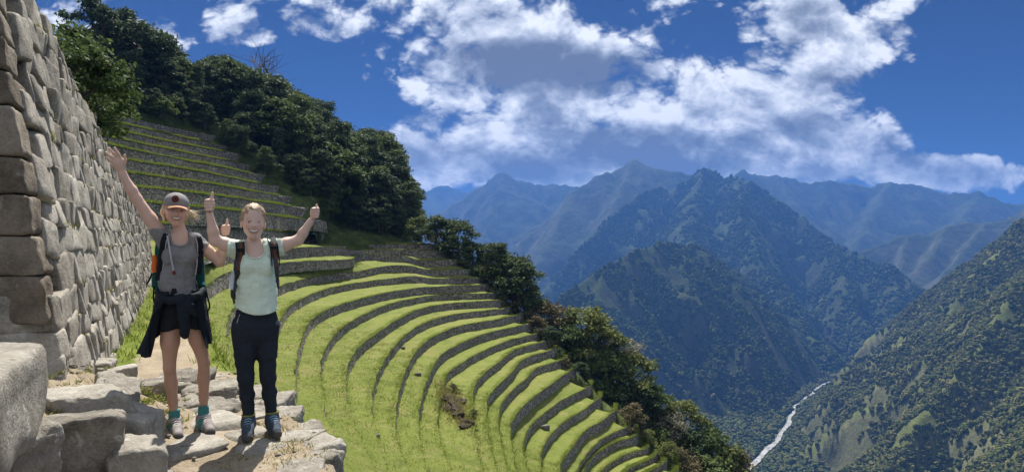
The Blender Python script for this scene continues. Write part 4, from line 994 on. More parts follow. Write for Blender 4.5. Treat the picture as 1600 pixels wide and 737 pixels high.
# bush on the landslip and a few plants in the bowl
for (x, y, Y, h, k, lab) in ((712, 612, 61.5, 1.0, 2, 'brown bush on top of the collapsed earth bank'), (738, 652, 59.5, .9, 3, 'yellowish bush on the lower part of the collapsed earth bank'), (751, 668, 58.5, .8, 2, 'small brown bush at the lower end of the collapsed earth')):
    plant('shrub', PS[k], on_turf(x, y), h, x, lab, 'shrub', None, 1.3)
# ------------------------------------------------------------------ people: bodies and clothes as smooth blended surfaces
def surface_nets(Fv, org, h):
    neg = Fv < 0; nx, ny, nz = Fv.shape
    S = np.zeros((3, nx - 1, ny - 1, nz - 1), np.float32); C = np.zeros((nx - 1, ny - 1, nz - 1), np.float32)
    sl = lambda o: tuple(slice(o[a], (nx, ny, nz)[a] - 1 + o[a]) for a in range(3))
    for ax in range(3):
        for u in (0, 1):
            for v in (0, 1):
                a = [0, 0, 0]; a[(ax + 1) % 3] = u; a[(ax + 2) % 3] = v; b = list(a); b[ax] = 1
                va, vb = Fv[sl(a)], Fv[sl(b)]; m = neg[sl(a)] != neg[sl(b)]
                t = np.where(m, va / np.where(m, va - vb, 1), 0).astype(np.float32)
                for q in range(3): S[q] += m * (a[q] + (t if q == ax else 0))
                C += m
    act = C > 0; idx = np.full(C.shape, -1, np.int64); idx[act] = np.arange(act.sum())
    cell = np.argwhere(act); V = cell + np.stack([S[q][act] / C[act] for q in range(3)], 1); V = V * h + org
    Fs = []
    for ax in range(3):
        b, c = (ax + 1) % 3, (ax + 2) % 3
        lo = [slice(None)] * 3; hi = [slice(None)] * 3; lo[ax] = slice(0, -1); hi[ax] = slice(1, None)
        ch = neg[tuple(lo)] != neg[tuple(hi)]; e = np.argwhere(ch)
        ok = (e[:, b] > 0) & (e[:, c] > 0) & (e[:, b] < Fv.shape[b] - 1) & (e[:, c] < Fv.shape[c] - 1); e = e[ok]
        sg = neg[e[:, 0], e[:, 1], e[:, 2]]
        def cellat(db, dc):
            k = e.copy(); k[:, b] -= db; k[:, c] -= dc; return idx[k[:, 0], k[:, 1], k[:, 2]]
        q = np.stack([cellat(1, 1), cellat(0, 1), cellat(0, 0), cellat(1, 0)], 1); q[~sg] = q[~sg][:, ::-1]; Fs.append(q)
    return V, np.concatenate(Fs)
class Sdf:
    """blend of round cones (c) and ellipsoids (e) on a grid; cut() removes, limit() clips by any function"""
    def __init__(s, lo, hi, h=.006):
        s.h = h; s.lo = np.array(lo, float); n = np.ceil((np.array(hi) - s.lo) / h).astype(int) + 1
        s.ax = [s.lo[a] + np.arange(n[a]) * h for a in range(3)]; s.f = np.full(n, .2, np.float32)
    def box(s, lo, hi):
        r = []
        for a in range(3):
            i = max(0, int((lo[a] - s.lo[a]) / s.h)); j = min(len(s.ax[a]), int((hi[a] - s.lo[a]) / s.h) + 2); r.append(slice(i, max(i, j)))
        return tuple(r)
    def pts(s, b): return [s.ax[0][b[0]][:, None, None], s.ax[1][b[1]][None, :, None], s.ax[2][b[2]][None, None, :]]
    def add(s, d, b, k, sub=False):
        f = s.f[b]
        if sub: hh = np.clip(.5 - .5 * (f + d) / k, 0, 1); s.f[b] = f * (1 - hh) - d * hh + k * hh * (1 - hh)
        else: hh = np.clip(.5 + .5 * (d - f) / k, 0, 1); s.f[b] = d * (1 - hh) + f * hh - k * hh * (1 - hh)
    def c(s, a, b_, r1, r2, sy=1.0, k=.02, sub=False):
        a, b_ = np.array(a, float), np.array(b_, float); m = max(r1, r2) + k + .03
        B = s.box(np.minimum(a, b_) - m, np.maximum(a, b_) + m); X, Y, Z = s.pts(B)
        Y = Y / sy; a = a / (1, sy, 1); b_ = b_ / (1, sy, 1); ab = b_ - a
        t = np.clip(((X - a[0]) * ab[0] + (Y - a[1]) * ab[1] + (Z - a[2]) * ab[2]) / ((ab ** 2).sum() + 1e-9), 0, 1)
        d = np.sqrt((X - a[0] - t * ab[0]) ** 2 + (Y - a[1] - t * ab[1]) ** 2 + (Z - a[2] - t * ab[2]) ** 2) - (r1 + (r2 - r1) * t)
        s.add(d * min(1, sy), B, k, sub); return s
    def e(s, c, r, k=.02, sub=False):
        c, r = np.array(c, float), np.array(r, float); m = r + k + .03; B = s.box(c - m, c + m); X, Y, Z = s.pts(B)
        q = np.sqrt(((X - c[0]) / r[0]) ** 2 + ((Y - c[1]) / r[1]) ** 2 + ((Z - c[2]) / r[2]) ** 2)
        s.add((q - 1) * r.min() * 1.0, B, k, sub); return s
    def chain(s, pts, rad, sy=1.0, k=.02):
        for a, b_, r1, r2 in zip(pts[:-1], pts[1:], rad[:-1], rad[1:]): s.c(a, b_, r1, r2, sy, k)
        return s
    def limit(s, fn):
        B = tuple(slice(None) for _ in range(3)); X, Y, Z = s.pts(B); s.f = np.maximum(s.f, fn(X, Y, Z)).astype(np.float32); return s
    def wrinkle(s, amp, freq, seed, stretch=(1, 1, 1)):
        near = np.argwhere(np.abs(s.f) < amp * 4 + s.h * 2); p = s.lo + near * s.h
        s.f[near[:, 0], near[:, 1], near[:, 2]] += amp * fbm(p * freq * np.array(stretch) + seed, 3).astype(np.float32); return s
    def get(s): return surface_nets(s.f, s.lo, s.h)
    def front(s, x, z):
        """depth of the surface seen from the camera side at this x, z"""
        i = int(np.clip(round((x - s.lo[0]) / s.h), 0, s.f.shape[0] - 1)); k = int(np.clip(round((z - s.lo[2]) / s.h), 0, s.f.shape[2] - 1))
        q = np.where(s.f[i, :, k] < 0)[0]; return s.ax[1][q[0]] if len(q) else None

def f_skin(t):
    a = t.n('ShaderNodeAttribute', attribute_name='Col').outputs['Color']; n_ = t.noise(pos(t), 26, 4, .6).outputs[0]
    col = t.mix(t.math('MULTIPLY', n_, .22), a, (.62, .30, .22))
    b = pri(t, col, .48, t.noise(pos(t), 180, 3).outputs[0], .12, .004, .4); b.inputs['Subsurface Weight'].default_value = .18; b.inputs['Subsurface Radius'].default_value = (.012, .005, .003); b.inputs['Subsurface Scale'].default_value = 1.0
M_SKIN = material('skin', f_skin)
def cloth(name, c, var=.25, rough=.9, sc=90, fine=900):
    def fn(t):
        p = pos(t); a = t.noise(p, sc, 4, .7).outputs[0]; b = t.noise(p, 7, 4).outputs[0]
        k = t.math('ADD', t.math('MULTIPLY', a, .7), t.math('MULTIPLY', b, .3))
        pri(t, t.ramp(k, [(.3, tuple(x * (1 - var) for x in c)), (.7, tuple(min(1, x * (1 + var)) for x in c))]), rough, t.noise(p, fine, 2).outputs[0], .25, .003, .15)
    return material(name, fn)
M_HEATH = cloth('heather_grey_jersey', (.20, .20, .205), .45, .92, 220)
M_MINT = cloth('pale_mint_jersey', (.60, .70, .575), .06)
M_BLACK = cloth('black_cloth', (.016, .018, .022), .3)
M_NAVY = cloth('dark_navy_stretch_cloth', (.021, .027, .038), .25)
M_JACKET = cloth('blue_black_jacket', (.012, .018, .026), .3, .75)
M_STRAP = cloth('charcoal_webbing', (.055, .055, .06), .3)
M_STRAPB = cloth('black_webbing', (.014, .015, .02), .3)
M_RUST = cloth('rust_brown_webbing', (.17, .06, .035), .2)
M_GREYW = cloth('pale_grey_piping', (.42, .44, .45), .1)
M_TEAL = cloth('teal_pack_cloth', (.015, .085, .085), .2)
M_SOCK = cloth('teal_sock', (.06, .21, .21), .25)
M_CAP = cloth('grey_cap_felt', (.24, .235, .235), .25)
M_BRIM = cloth('tan_suede_brim', (.50, .28, .17), .15)
M_PATCH = cloth('maroon_patch', (.14, .035, .028), .15)
M_SHOEL = cloth('stone_grey_suede', (.27, .245, .235), .3)
M_SHOED = cloth('blue_grey_suede', (.055, .072, .095), .3)
M_SOLE = cloth('dark_rubber', (.075, .072, .07), .25)
M_LACE = cloth('pale_laces', (.50, .48, .46), .1)
M_LACEB = cloth('pale_blue_laces', (.22, .36, .46), .1)
M_ORANGE = cloth('orange_plastic', (.75, .17, .04), .05, .4)
M_BOTTLE = cloth('clear_blue_plastic', (.55, .62, .68), .1, .2)
M_WHITE = cloth('teeth_white', (.80, .77, .70), .02, .3)
M_EYE = cloth('eye_white', (.62, .60, .57), .02, .25)
M_IRIS = cloth('dark_iris', (.03, .03, .035), .05, .2)
M_MOUTH = cloth('mouth', (.20, .045, .04), .1, .5)
M_OLIVE = cloth('olive_lining', (.20, .19, .06), .1)
def f_hair(t, a, b):
    p = pos(t); n_ = t.noise(t.vec('MULTIPLY', p, (1, 1, .35)), 130, 4, .7).outputs[0]
    d = pri(t, t.ramp(n_, [(.3, a), (.7, b)]), .5, n_, .6, .006, .4)
M_BLOND = material('blonde_hair', lambda t: f_hair(t, (.40, .31, .17), (.72, .60, .40)))
M_BROWN = material('light_brown_hair', lambda t: f_hair(t, (.19, .12, .065), (.46, .33, .21)))

D0 = 4.15; U = D0 / F; XC = 290.0
obj_w = obj
def obj(name, V, Fc, mat, parent=None, smooth=True):       # parts of a person are modelled in the person's own frame
    return link(bpy.data.objects.new(name, mesh(name, V, Fc, mat, smooth)), parent)
def Q(x, y, d=0.0): return np.array(((x - XC) * U, d, CH - (y - HOR) * U))
def stand(name, xc, label, cat, group, lead=None):
    """a person (or a worn thing) facing the camera's place"""
    r = thing(name, (D0 * (xc - 800) / F, D0, 0), label, cat, group); r.rotation_euler = (0, 0, -math.atan((xc - 800) / F)); r.scale = (.9, 1, 1); return r
def ribbon(pts, width, thick, out_dir=(0, -1, 0), twist=None):
    """flat strap through pts"""
    pts = np.asarray(pts, float); T = np.gradient(pts, axis=0); T /= np.linalg.norm(T, axis=1)[:, None] + 1e-9
    o_ = np.broadcast_to(np.asarray(out_dir, float), pts.shape); s = np.cross(T, o_); s /= np.linalg.norm(s, axis=1)[:, None] + 1e-9
    w_ = np.broadcast_to(width, (len(pts),))[:, None] / 2; n_ = np.cross(s, T)
    ring = np.stack([pts - s * w_ - n_ * thick / 2, pts + s * w_ - n_ * thick / 2, pts + s * w_ + n_ * thick / 2, pts - s * w_ + n_ * thick / 2], 1)
    m = len(pts); V = ring.reshape(-1, 3); fc = []
    for i in range(m - 1):
        for j in range(4): fc.append((i * 4 + j, i * 4 + (j + 1) % 4, i * 4 + 4 + (j + 1) % 4, i * 4 + 4 + j))
    fc += [(3, 2, 1, 0), tuple((m - 1) * 4 + q for q in (0, 1, 2, 3))]
    return V, np.array(fc)
def on(sdf, xy, lift=.008, dflt=-.1):
    r = []
    for x, y in xy:
        p = Q(x, y); f = sdf.front(p[0], p[2]); r.append((p[0], (f if f is not None else dflt) - lift, p[2]))
    r = np.array(r); return r
def colour(o, V, fn):
    a = o.data.attributes.new('Col', 'FLOAT_COLOR', 'POINT'); c = np.ones((len(V), 4), np.float32); c[:, :3] = fn(V); a.data.foreach_set('color', c.ravel())

def head(B, cx, top, chin, turn=0.0, tilt=0.0, dep=0.0):
    """skull, jaw, nose, ears; returns a function mapping face coordinates (-1..1 wide, 0 chin .. 1 crown, forward) to the world"""
    H = (chin - top) * U; c = Q(cx, (top + chin) / 2, dep); hw = .345 * H
    ct, st = math.cos(tilt), math.sin(tilt); cu, su = math.cos(turn), math.sin(turn)
    def W(u, v, f):       # f metres towards the camera
        x, y, z = u * hw, -f, (v - .5) * H
        x, y = x * cu - y * su, x * su + y * cu; x, z = x * ct + z * st, -x * st + z * ct
        return c + np.array((x, y, z))
    B.e(W(0, .62, -.012), (hw * 1.0, hw * 1.22, H * .385), .01)
    B.e(W(0, .36, .022), (hw * .80, hw * .90, H * .30), .03)
    B.c(W(-.44, .27, .0), W(0, .085, .058), hw * .29, hw * .23, 1, .03); B.c(W(.44, .27, .0), W(0, .085, .058), hw * .29, hw * .23, 1, .03)
    for s in (-1, 1):
        B.e(W(s * .42, .36, .062), (hw * .26, hw * .24, H * .085), .03)          # cheek
        B.e(W(s * .40, .475, .104), (hw * .24, hw * .10, H * .035), .012, True)     # eye socket
        B.e(W(s * 1.0, .43, -.022), (.010, .022, .032), .006)                       # ear
    B.c(W(0, .50, .088), W(0, .372, .106), .0075, .0100, 1, .014)                   # nose
    for s in (-1, 1): B.e(W(s * .12, .352, .097), (.008, .009, .007), .008)
    B.c(W(-.3, .215, .088), W(.3, .215, .088), .012, .012, 1, .015)
    return W, hw, H, c
def face_parts(body, B, W, hw, H, smile=.36, eyes_open=True, brow=M_BROWN):
    def snap(p, lift):
        f = B.front(p[0], p[2]); return np.array((p[0], (f if f is not None else p[1]) - lift, p[2]))
    for s in (-1, 1):
        e0 = snap(W(s * .40, .47, .1), -.004)
        V, Fc = rock_shape((.027, .014, .0098), 3, 7, 2.2, 0, 1, 0); ey = obj('eye', V + e0, Fc, M_EYE, body)
        V, Fc = rock_shape((.0125, .011, .0102), 4, 5, 2.2, 0, 1, 0); obj('iris', V + e0 + np.array((0, -.0045, 0)), Fc, M_IRIS, ey)
        L = [snap(W(s * u, v, .1), .001) for u, v in ((.20, .50), (.36, .515), (.52, .508), (.62, .480))]
        V, Fc = tube(np.array(L), [.0025, .003, .003, .0015], 6); obj('eyelid', V, Fc, brow, body)
        L = [snap(W(s * u, v, .1), .001) for u, v in ((.18, .572), (.36, .592), (.55, .580), (.68, .548))]
        V, Fc = tube(np.array(L), [.0022, .0030, .0028, .0014], 6); obj('eyebrow', V, Fc, brow, body)
    us = np.linspace(-1, 1, 11); mw = smile
    up_ = [snap(W(u * mw, .250 + .022 * u * u, .1), .003) for u in us]; lo_ = [snap(W(u * mw, .186 + .078 * u * u, .1), .003) for u in us]
    V = np.array(up_ + lo_); m = len(us); fc = np.array([(i, i + 1, m + i + 1, m + i) for i in range(m - 1)])
    mo = obj('mouth', V, fc[:, ::-1], M_MOUTH, body)
    t1 = [p + np.array((0, -.005, -.0005)) for p in up_[1:-1]]; t2 = [a * .25 + b_ * .75 + np.array((0, -.005, .001)) for a, b_ in zip(up_[1:-1], lo_[1:-1])]
    V = np.array(t1 + t2); m2 = len(t1); obj('teeth', V, np.array([(i, i + 1, m2 + i + 1, m2 + i) for i in range(m2 - 1)])[:, ::-1], M_WHITE, mo)
    V1 = tube(np.array(up_) + np.array((0, -.0015, .002)), np.r_[.0012, np.full(9, .0024), .0012], 6); V2 = tube(np.array(lo_) + np.array((0, -.002, -.002)), np.r_[.0012, np.full(9, .0030), .0012], 6)
    def f_lip(t): pri(t, (.42, .16, .13), .45)
    V, Fc = join([V1, V2]); obj('lips', V, Fc, M_LIPS, mo)
M_LIPS = material('lips', lambda t: pri(t, (.40, .15, .125), .45))
def fist(B, cx, cy, tx, ty, d, s=1.0, flip=1):
    """closed hand with the thumb up; fingers curl across the front"""
    c = Q(cx, cy, d); B.e(c + np.array((-.003 * flip, .012, 0)), (.036 * s, .026 * s, .046 * s), .012)
    for k in range(4):
        z = (.031 - .0205 * k) * s; l = (1.0, 1.08, 1.0, .82)[k]
        a = c + np.array((.027 * flip * l, -.006, z)); b_ = c + np.array((.020 * flip * l, -.027, z - .001)); e_ = c + np.array((-.022 * flip * l, -.027 + .002 * k, z - .003)); f_ = c + np.array((-.024 * flip * l, -.010, z - .004))
        B.chain([a, b_, e_, f_], [.0105 * s, .0108 * s, .0098 * s, .009 * s], 1, .0035)
    t0 = c + np.array((.006 * flip, -.012, .030 * s)); tt_ = Q(tx, ty, d - .012); tm = (t0 + tt_) / 2 + np.array((.004 * flip, 0, -.004))
    B.chain([t0, tm, tt_], [.014 * s, .0115 * s, .0092 * s], 1, .008)
def shoe(root, foot, toe, upper_m, lace_m, sole_m, name, top_y, cuff=None):
    """foot = ankle point on the ground, toe = tip on the ground"""
    a, b_ = np.array(foot, float), np.array(toe, float); d = b_ - a; L = np.linalg.norm(d[:2]); d = np.r_[d[:2] / L, 0]; s_ = np.array((d[1], -d[0], 0)); z0 = a[2]
    g_ = Sdf(np.minimum(a, b_) - .13, np.maximum(a, b_) + np.array((.13, .13, .22)), .005)
    heel = a - d * .05; mid = a + d * (L * .45); tip = b_ - d * .035
    g_.c(heel + (0, 0, .055), a + (0, 0, .075), .042, .050, 1, .02); g_.c(a + (0, 0, .075), mid + (0, 0, .052), .050, .043, 1, .02); g_.c(mid + (0, 0, .045), tip + (0, 0, .036), .041, .034, 1, .02)
    g_.c(a + (0, 0, .06), a + (0, 0, top_y), .052, .049, 1, .02)
    g_.limit(lambda X, Y, Z: (z0 + .022) - Z); g_.limit(lambda X, Y, Z: Z - (z0 + top_y))
    V, Fc = g_.get(); sh = obj(name, V, Fc, upper_m, root)
    g2 = Sdf(np.minimum(a, b_) - .13, np.maximum(a, b_) + np.array((.13, .13, .12)), .005)
    g2.c(heel + (0, 0, .02), mid + (0, 0, .02), .042, .042, 1, .02); g2.c(mid + (0, 0, .02), tip + (0, 0, .022), .044, .038, 1, .02)
    g2.limit(lambda X, Y, Z: Z - (z0 + .030)); g2.limit(lambda X, Y, Z: z0 - Z); g2.e(tip + d * .010 + (0, 0, .034), (.032, .032, .026), .01)
    V, Fc = g2.get(); obj('sole', V, Fc, sole_m, sh)
    parts_ = []
    for k in range(5):
        f = k / 4; c = a + d * (L * (.12 + .42 * f)) ; zc = z0 + .132 - .044 * f; w_ = .028 - .004 * f
        parts_.append(tube([c - s_ * w_ + (0, 0, zc - z0 - .010) , c + d * .008 + (0, 0, zc - z0), c + s_ * w_ + (0, 0, zc - z0 - .010)], .0042, 5))
    V, Fc = join(parts_); obj('laces', V, Fc, lace_m, sh)
    if cuff is not None:
        th = np.linspace(0, 2 * math.pi, 17)[:-1]; pp = np.stack([a[0] + .046 * np.cos(th), a[1] + .046 * np.sin(th), np.full(16, z0 + top_y)], 1); pp = np.vstack([pp, pp[:1]])
        V, Fc = tube(pp, .008, 6); obj('collar', V, Fc, cuff, sh)
def wisps(starts, dirs, n, length, seed, r=.0016, curl=.25, sag=.1):
    g_ = np.random.default_rng(seed); out_ = []
    for _ in range(n):
        k = int(g_.integers(0, len(starts))); p = np.array(starts[k]) + g_.normal(size=3) * .008; d = np.array(dirs[k]) + g_.normal(size=3) * .22; d /= np.linalg.norm(d); L = length * g_.uniform(.55, 1.15); q = [p]
        for j in range(5):
            p = p + d * L / 5; d = d + g_.normal(size=3) * curl * .5 + np.array((0, 0, -sag)); d /= np.linalg.norm(d); q.append(p)
        out_.append(tube(np.array(q), np.linspace(r, r * .35, 6), 4))
    return join(out_)

# ================================================================== woman with the cap
XC = 290.0
W1 = stand('person', XC, 'woman in grey cap and grey tee, jacket knotted round her hips, one arm high', 'person', 'women cheering on the platform')
B = Sdf(Q(160, 700, -.32), Q(372, 230, .30), .0055)
# trunk
B.c(Q(281, 398), Q(279, 442), .118, .098, .68, .03); B.c(Q(279, 442), Q(284, 478), .100, .132, .72, .04); B.c(Q(262, 374), Q(303, 377), .052, .052, .85, .04)
B.e(Q(268, 400, -.045), (.055, .055, .055), .03); B.e(Q(297, 400, -.045), (.055, .055, .055), .03)
# legs
for hip, knee, ankle, off in (((268, 492), (266, 570), (273, 648), .0), ((300, 492), (318, 568), (318, 650), .02)):
    h_, k_, a_ = Q(*hip, off), Q(*knee, off - .02), Q(*ankle, off + .02)
    B.chain([h_, (h_ + k_) / 2 + (0, -.012, 0), k_], [.082, .063, .042], 1, .03); B.chain([k_, k_ * .68 + a_ * .32 + (0, .016, 0), k_ * .3 + a_ * .7 + (0, .01, 0), a_], [.041, .045, .034, .027], 1, .02)
    B.e(k_ + (0, -.02, .0), (.030, .026, .036), .02); B.c(a_, a_ + (0, -.03, -.05), .03, .032, 1, .02)
# neck and head
B.c(Q(283, 370), Q(279, 350, .0), .050, .043, 1, .03)
F1, hw1, HH1, HC1 = head(B, 275.5, 304, 353, math.radians(6), math.radians(4), -.02)
# raised arm with an open hand
sh, el, wr = Q(257, 372), Q(219, 313, -.03), Q(200.5, 279, -.05)
B.chain([sh, (sh + el) / 2, el], [.052, .044, .036], 1, .02); B.chain([el, el * .65 + wr * .35, wr], [.037, .037, .024], 1, .015)
pm = Q(195, 262, -.06); B.c(wr, pm, .024, .034, .55, .02); B.e(Q(194.5, 262, -.06), (.038, .018, .042), .015)
for b0, m0, t0, r in (((198, 256), (194.5, 248), (190, 240.5), .0095), ((194, 255), (188, 248), (182, 241.5), .0098), ((190, 257.5), (183.5, 252.5), (178, 247.5), .0093), ((188.5, 263), (182.5, 259), (178, 255), .0082), ((201, 266), (204.5, 258), (203.5, 250), .0105)):
    B.chain([Q(*b0, -.062), Q(*m0, -.075), Q(*t0, -.082)], [r * 1.12, r, r * .82], 1, .005)
# bent arm with the thumb up
sh, el, wr = Q(307, 377), Q(342, 409, -.02), Q(350, 374, -.06)
B.chain([sh, (sh + el) / 2, el], [.050, .042, .037], 1, .02); B.chain([el, el * .6 + wr * .4, wr], [.036, .034, .024], 1, .02)
fist(B, 351, 359, 353.5, 343, -.07, .92)
V, Fc = B.get(); body1 = obj('body', V, Fc, M_SKIN, W1)
def skin1(V):
    c = np.tile(np.array((.61, .42, .33)), (len(V), 1)); leg = V[:, 2] < Q(0, 500)[2]; c[leg] = (.48, .285, .195)
    fc_ = np.linalg.norm(V - F1(0, .3, .06), axis=1) < .085; c[fc_] = (.64, .42, .33)
    nz_ = np.minimum(np.linalg.norm(V - F1(.5, .34, .07), axis=1), np.linalg.norm(V - F1(-.5, .34, .07), axis=1)); k = np.exp(-(nz_ / .022) ** 2)[:, None] * .5
    return c * (1 - k) + np.array((.62, .27, .20)) * k
colour(body1, V, skin1)
face_parts(body1, B, F1, hw1, HH1, .46, True, M_BROWN)
# tee
S1 = Sdf(Q(232, 470, -.30), Q(338, 358, .25), .006)
S1.c(Q(281, 398), Q(279, 436), .134, .121, .70, .03); S1.c(Q(279, 436), Q(281, 460), .121, .142, .74, .04); S1.c(Q(262, 374), Q(303, 377), .066, .066, .85, .04)
S1.e(Q(268, 401, -.05), (.062, .060, .058), .03); S1.e(Q(297, 401, -.05), (.062, .060, .058), .03)
S1.c(Q(260, 375), Q(246.5, 355.5, -.01), .066, .058, 1, .02); S1.c(Q(305, 378), Q(317.5, 388, -.01), .064, .056, 1, .02)
S1.wrinkle(.009, 9, 3, (1.5, 1, 1.0)); S1.wrinkle(.004, 24, 13, (.6, 1, 1.6)); S1.c(Q(282, 372, -.02), Q(278, 350), .064, .058, 1, .006, True); S1.e(Q(282, 373, -.08), (.062, .07, .045), .004, True)
a0, a1 = Q(260, 375), Q(246.5, 355.5); ad = (a1 - a0)[[0, 2]] / np.linalg.norm((a1 - a0)[[0, 2]])
S1.limit(lambda X, Y, Z: (X - a1[0]) * ad[0] + (Z - a1[2]) * ad[1] - .006 + 0 * Y)
b0, b1 = Q(305, 378), Q(318, 388.5); bd = (b1 - b0)[[0, 2]] / np.linalg.norm((b1 - b0)[[0, 2]])
S1.limit(lambda X, Y, Z: np.where(X > b0[0], (X - b1[0]) * bd[0] + (Z - b1[2]) * bd[1] - .004, -1) + 0 * Y)
S1.limit(lambda X, Y, Z: Q(0, 456)[2] - .02 * np.sin((X - Q(262, 0)[0]) * 16) - Z + 0 * Y)
V, Fc = S1.get(); obj('tee_shirt', V, Fc, M_HEATH, W1)
rib = [Q(282, 372, 0) + np.array((.063 * math.cos(a), 0, 0)) + np.array((0, 0, .042 * math.sin(a) - .012)) for a in np.linspace(math.pi * 1.02, math.pi * 1.98, 13)]
rib = np.array([(p[0], (S1.front(p[0], p[2] - .012) or -.08) - .001, p[2] - .004) for p in rib]); V, Fc = tube(rib, .0055, 6); obj('neckband', V, Fc, M_CAP, W1)
# shorts
g1 = Sdf(Q(225, 540, -.3), Q(345, 430, .3), .006)
g1.c(Q(281, 452), Q(285, 484), .128, .150, .74, .03)
for hip, kn in (((268, 484), (267, 515)), ((301, 484), (307, 513))): g1.c(Q(*hip), Q(*kn), .094, .088, 1, .03)
g1.wrinkle(.006, 12, 9); g1.limit(lambda X, Y, Z: Q(0, 512)[2] + .010 * np.cos((X - Q(284, 0)[0]) * 24) - Z + 0 * Y)
V, Fc = g1.get(); obj('shorts', V, Fc, M_BLACK, W1)
# jacket knotted round the hips, hanging open behind
na, nv_ = 64, 18; ang = np.linspace(math.radians(-62), math.radians(242), na); rows = []; hc = Q(282, 460, .01)
for j in range(nv_):
    f = j / (nv_ - 1); row = []
    for a in ang:
        lf = sstep(a, 2.1, 3.7); rt = sstep(-a, -.9, .55); bk = 1 - max(lf, rt)
        ln = .28 * bk + .41 * lf * (1 - .75 * sstep(a, 3.85, 4.2)) + .38 * rt * (1 - .75 * sstep(-a, .8, 1.05)) + .03
        fold = .026 * math.sin(a * 9 + 2 * f) * f + .012 * math.sin(a * 21) * f
        rr = .150 + .018 * (1 - f) + f * (.066 * lf + .045 * rt + .01) + fold
        x = math.cos(a) * rr; y = math.sin(a) * rr * .80
        row.append(hc + np.array((x - .055 * f * f * lf + .02 * f * rt, y, .035 - ln * f + .012 * math.sin(a * 13) * f)))
    rows.append(row)
V = np.array(rows).reshape(-1, 3); Fc = grid_faces(nv_, na); n0 = len(V)
ctr = np.array((hc[0], hc[1], 0)); inn = V.copy(); dirv = inn - ctr; dirv[:, 2] = 0; inn -= dirv / (np.linalg.norm(dirv, axis=1)[:, None] + 1e-9) * .010
rim = [(i * na, (i + 1) * na, n0 + (i + 1) * na, n0 + i * na) for i in range(nv_ - 1)] + [((i + 1) * na + na - 1, i * na + na - 1, n0 + i * na + na - 1, n0 + (i + 1) * na + na - 1) for i in range(nv_ - 1)] + [((nv_ - 1) * na + j, (nv_ - 1) * na + j + 1, n0 + (nv_ - 1) * na + j + 1, n0 + (nv_ - 1) * na + j) for j in range(na - 1)]
jk = obj('jacket', np.vstack([V, inn]), np.concatenate([Fc, Fc[:, ::-1] + n0, np.array(rim)]), M_JACKET, W1)
gk = Sdf(Q(228, 530, -.36), Q(340, 440, .1), .006)
belt = [(248, 455, .02), (256, 463, -.085), (268, 466, -.125), (281, 463, -.145), (294, 465, -.13), (308, 461, -.095), (317, 455, .0)]
gk.chain([Q(*p) for p in belt], [.024, .030, .030, .030, .030, .030, .024], 1, .01); gk.e(Q(283, 463, -.155), (.036, .028, .032), .01)
gk.chain([Q(281, 466, -.155), Q(287, 488, -.160), Q(289, 510, -.150), Q(288, 519, -.145)], [.024, .034, .036, .028], .6, .015); gk.chain([Q(286, 465, -.155), Q(296, 476, -.160), Q(303, 486, -.150)], [.022, .030, .024], .6, .015)
gk.wrinkle(.006, 16, 5); V, Fc = gk.get(); obj('knotted_sleeves', V, Fc, M_JACKET, jk)
# cap
gc = Sdf(F1(0, .5, 0) - .22, F1(0, .5, 0) + np.array((.22, .22, .26)), .005)
gc.e(F1(0, .71, -.012), (hw1 * 1.16, hw1 * 1.34, HH1 * .345), .01)
b0_, bn = F1(0, .60, 0), np.array((0, .10, 1.0)); gc.limit(lambda X, Y, Z: (b0_[2] + (Y - b0_[1]) * .12 - (X - b0_[0]) * -.07) - Z)
V, Fc = gc.get(); cap_ = obj('cap', V, Fc, M_CAP, W1)
us = np.linspace(-1, 1, 17); rows = []
for f in np.linspace(0, 1, 7):
    rows.append([F1(u * (1.06 - .10 * f), .625 - .055 * f - .075 * u * u * (.7 + .3 * f), .055 * (1 - u * u) ** .5 * 1.25 + .030 + f * .075 * (1 - u ** 4 * .75)) for u in us])
Vt = np.array(rows).reshape(-1, 3); n0 = len(Vt); V = np.vstack([Vt, Vt - np.array((0, 0, .005))]); Fg = grid_faces(7, 17)
edge = [((6 * 17) + j, (6 * 17) + j + 1, n0 + 6 * 17 + j + 1, n0 + 6 * 17 + j) for j in range(16)]
obj('brim', V, np.concatenate([Fg, Fg[:, ::-1] + n0, np.array(edge)]), M_BRIM, cap_)
pc = F1(-.10, .83, .0); pf = gc.front(pc[0], pc[2]); th = np.linspace(0, 2 * math.pi, 25)[:-1]
def disc(r, lift): 
    V = [(pc[0] + r * math.cos(a), (gc.front(pc[0] + r * math.cos(a), pc[2] + r * math.sin(a)) or pf) - lift, pc[2] + r * math.sin(a)) for a in th] + [(pc[0], pf - lift, pc[2])]
    return np.array(V), np.array([(j, 24, (j + 1) % 24) for j in range(24)])[:, ::-1]
V, Fc = disc(.026, .009); pt = obj('patch', V, Fc[:, ::-1], M_PATCH, cap_)
ringp = np.array([(pc[0] + .0165 * math.cos(a), (gc.front(pc[0] + .0165 * math.cos(a), pc[2] + .0165 * math.sin(a)) or pf) - .0105, pc[2] + .0165 * math.sin(a)) for a in np.linspace(0, 2 * math.pi, 22)])
R1_ = tube(ringp, .0016, 5); R2_ = tube([(pc[0], pf - .011, pc[2] + .009), (pc[0], pf - .011, pc[2] - .009)], .002, 5); R3_ = tube([(pc[0] - .006, pf - .011, pc[2] + .004), (pc[0], pf - .011, pc[2] + .010), (pc[0] + .006, pf - .011, pc[2] + .004)], .0016, 5)
V, Fc = join([R1_, R2_, R3_]); obj('emblem', V, Fc, M_BLACK, pt)
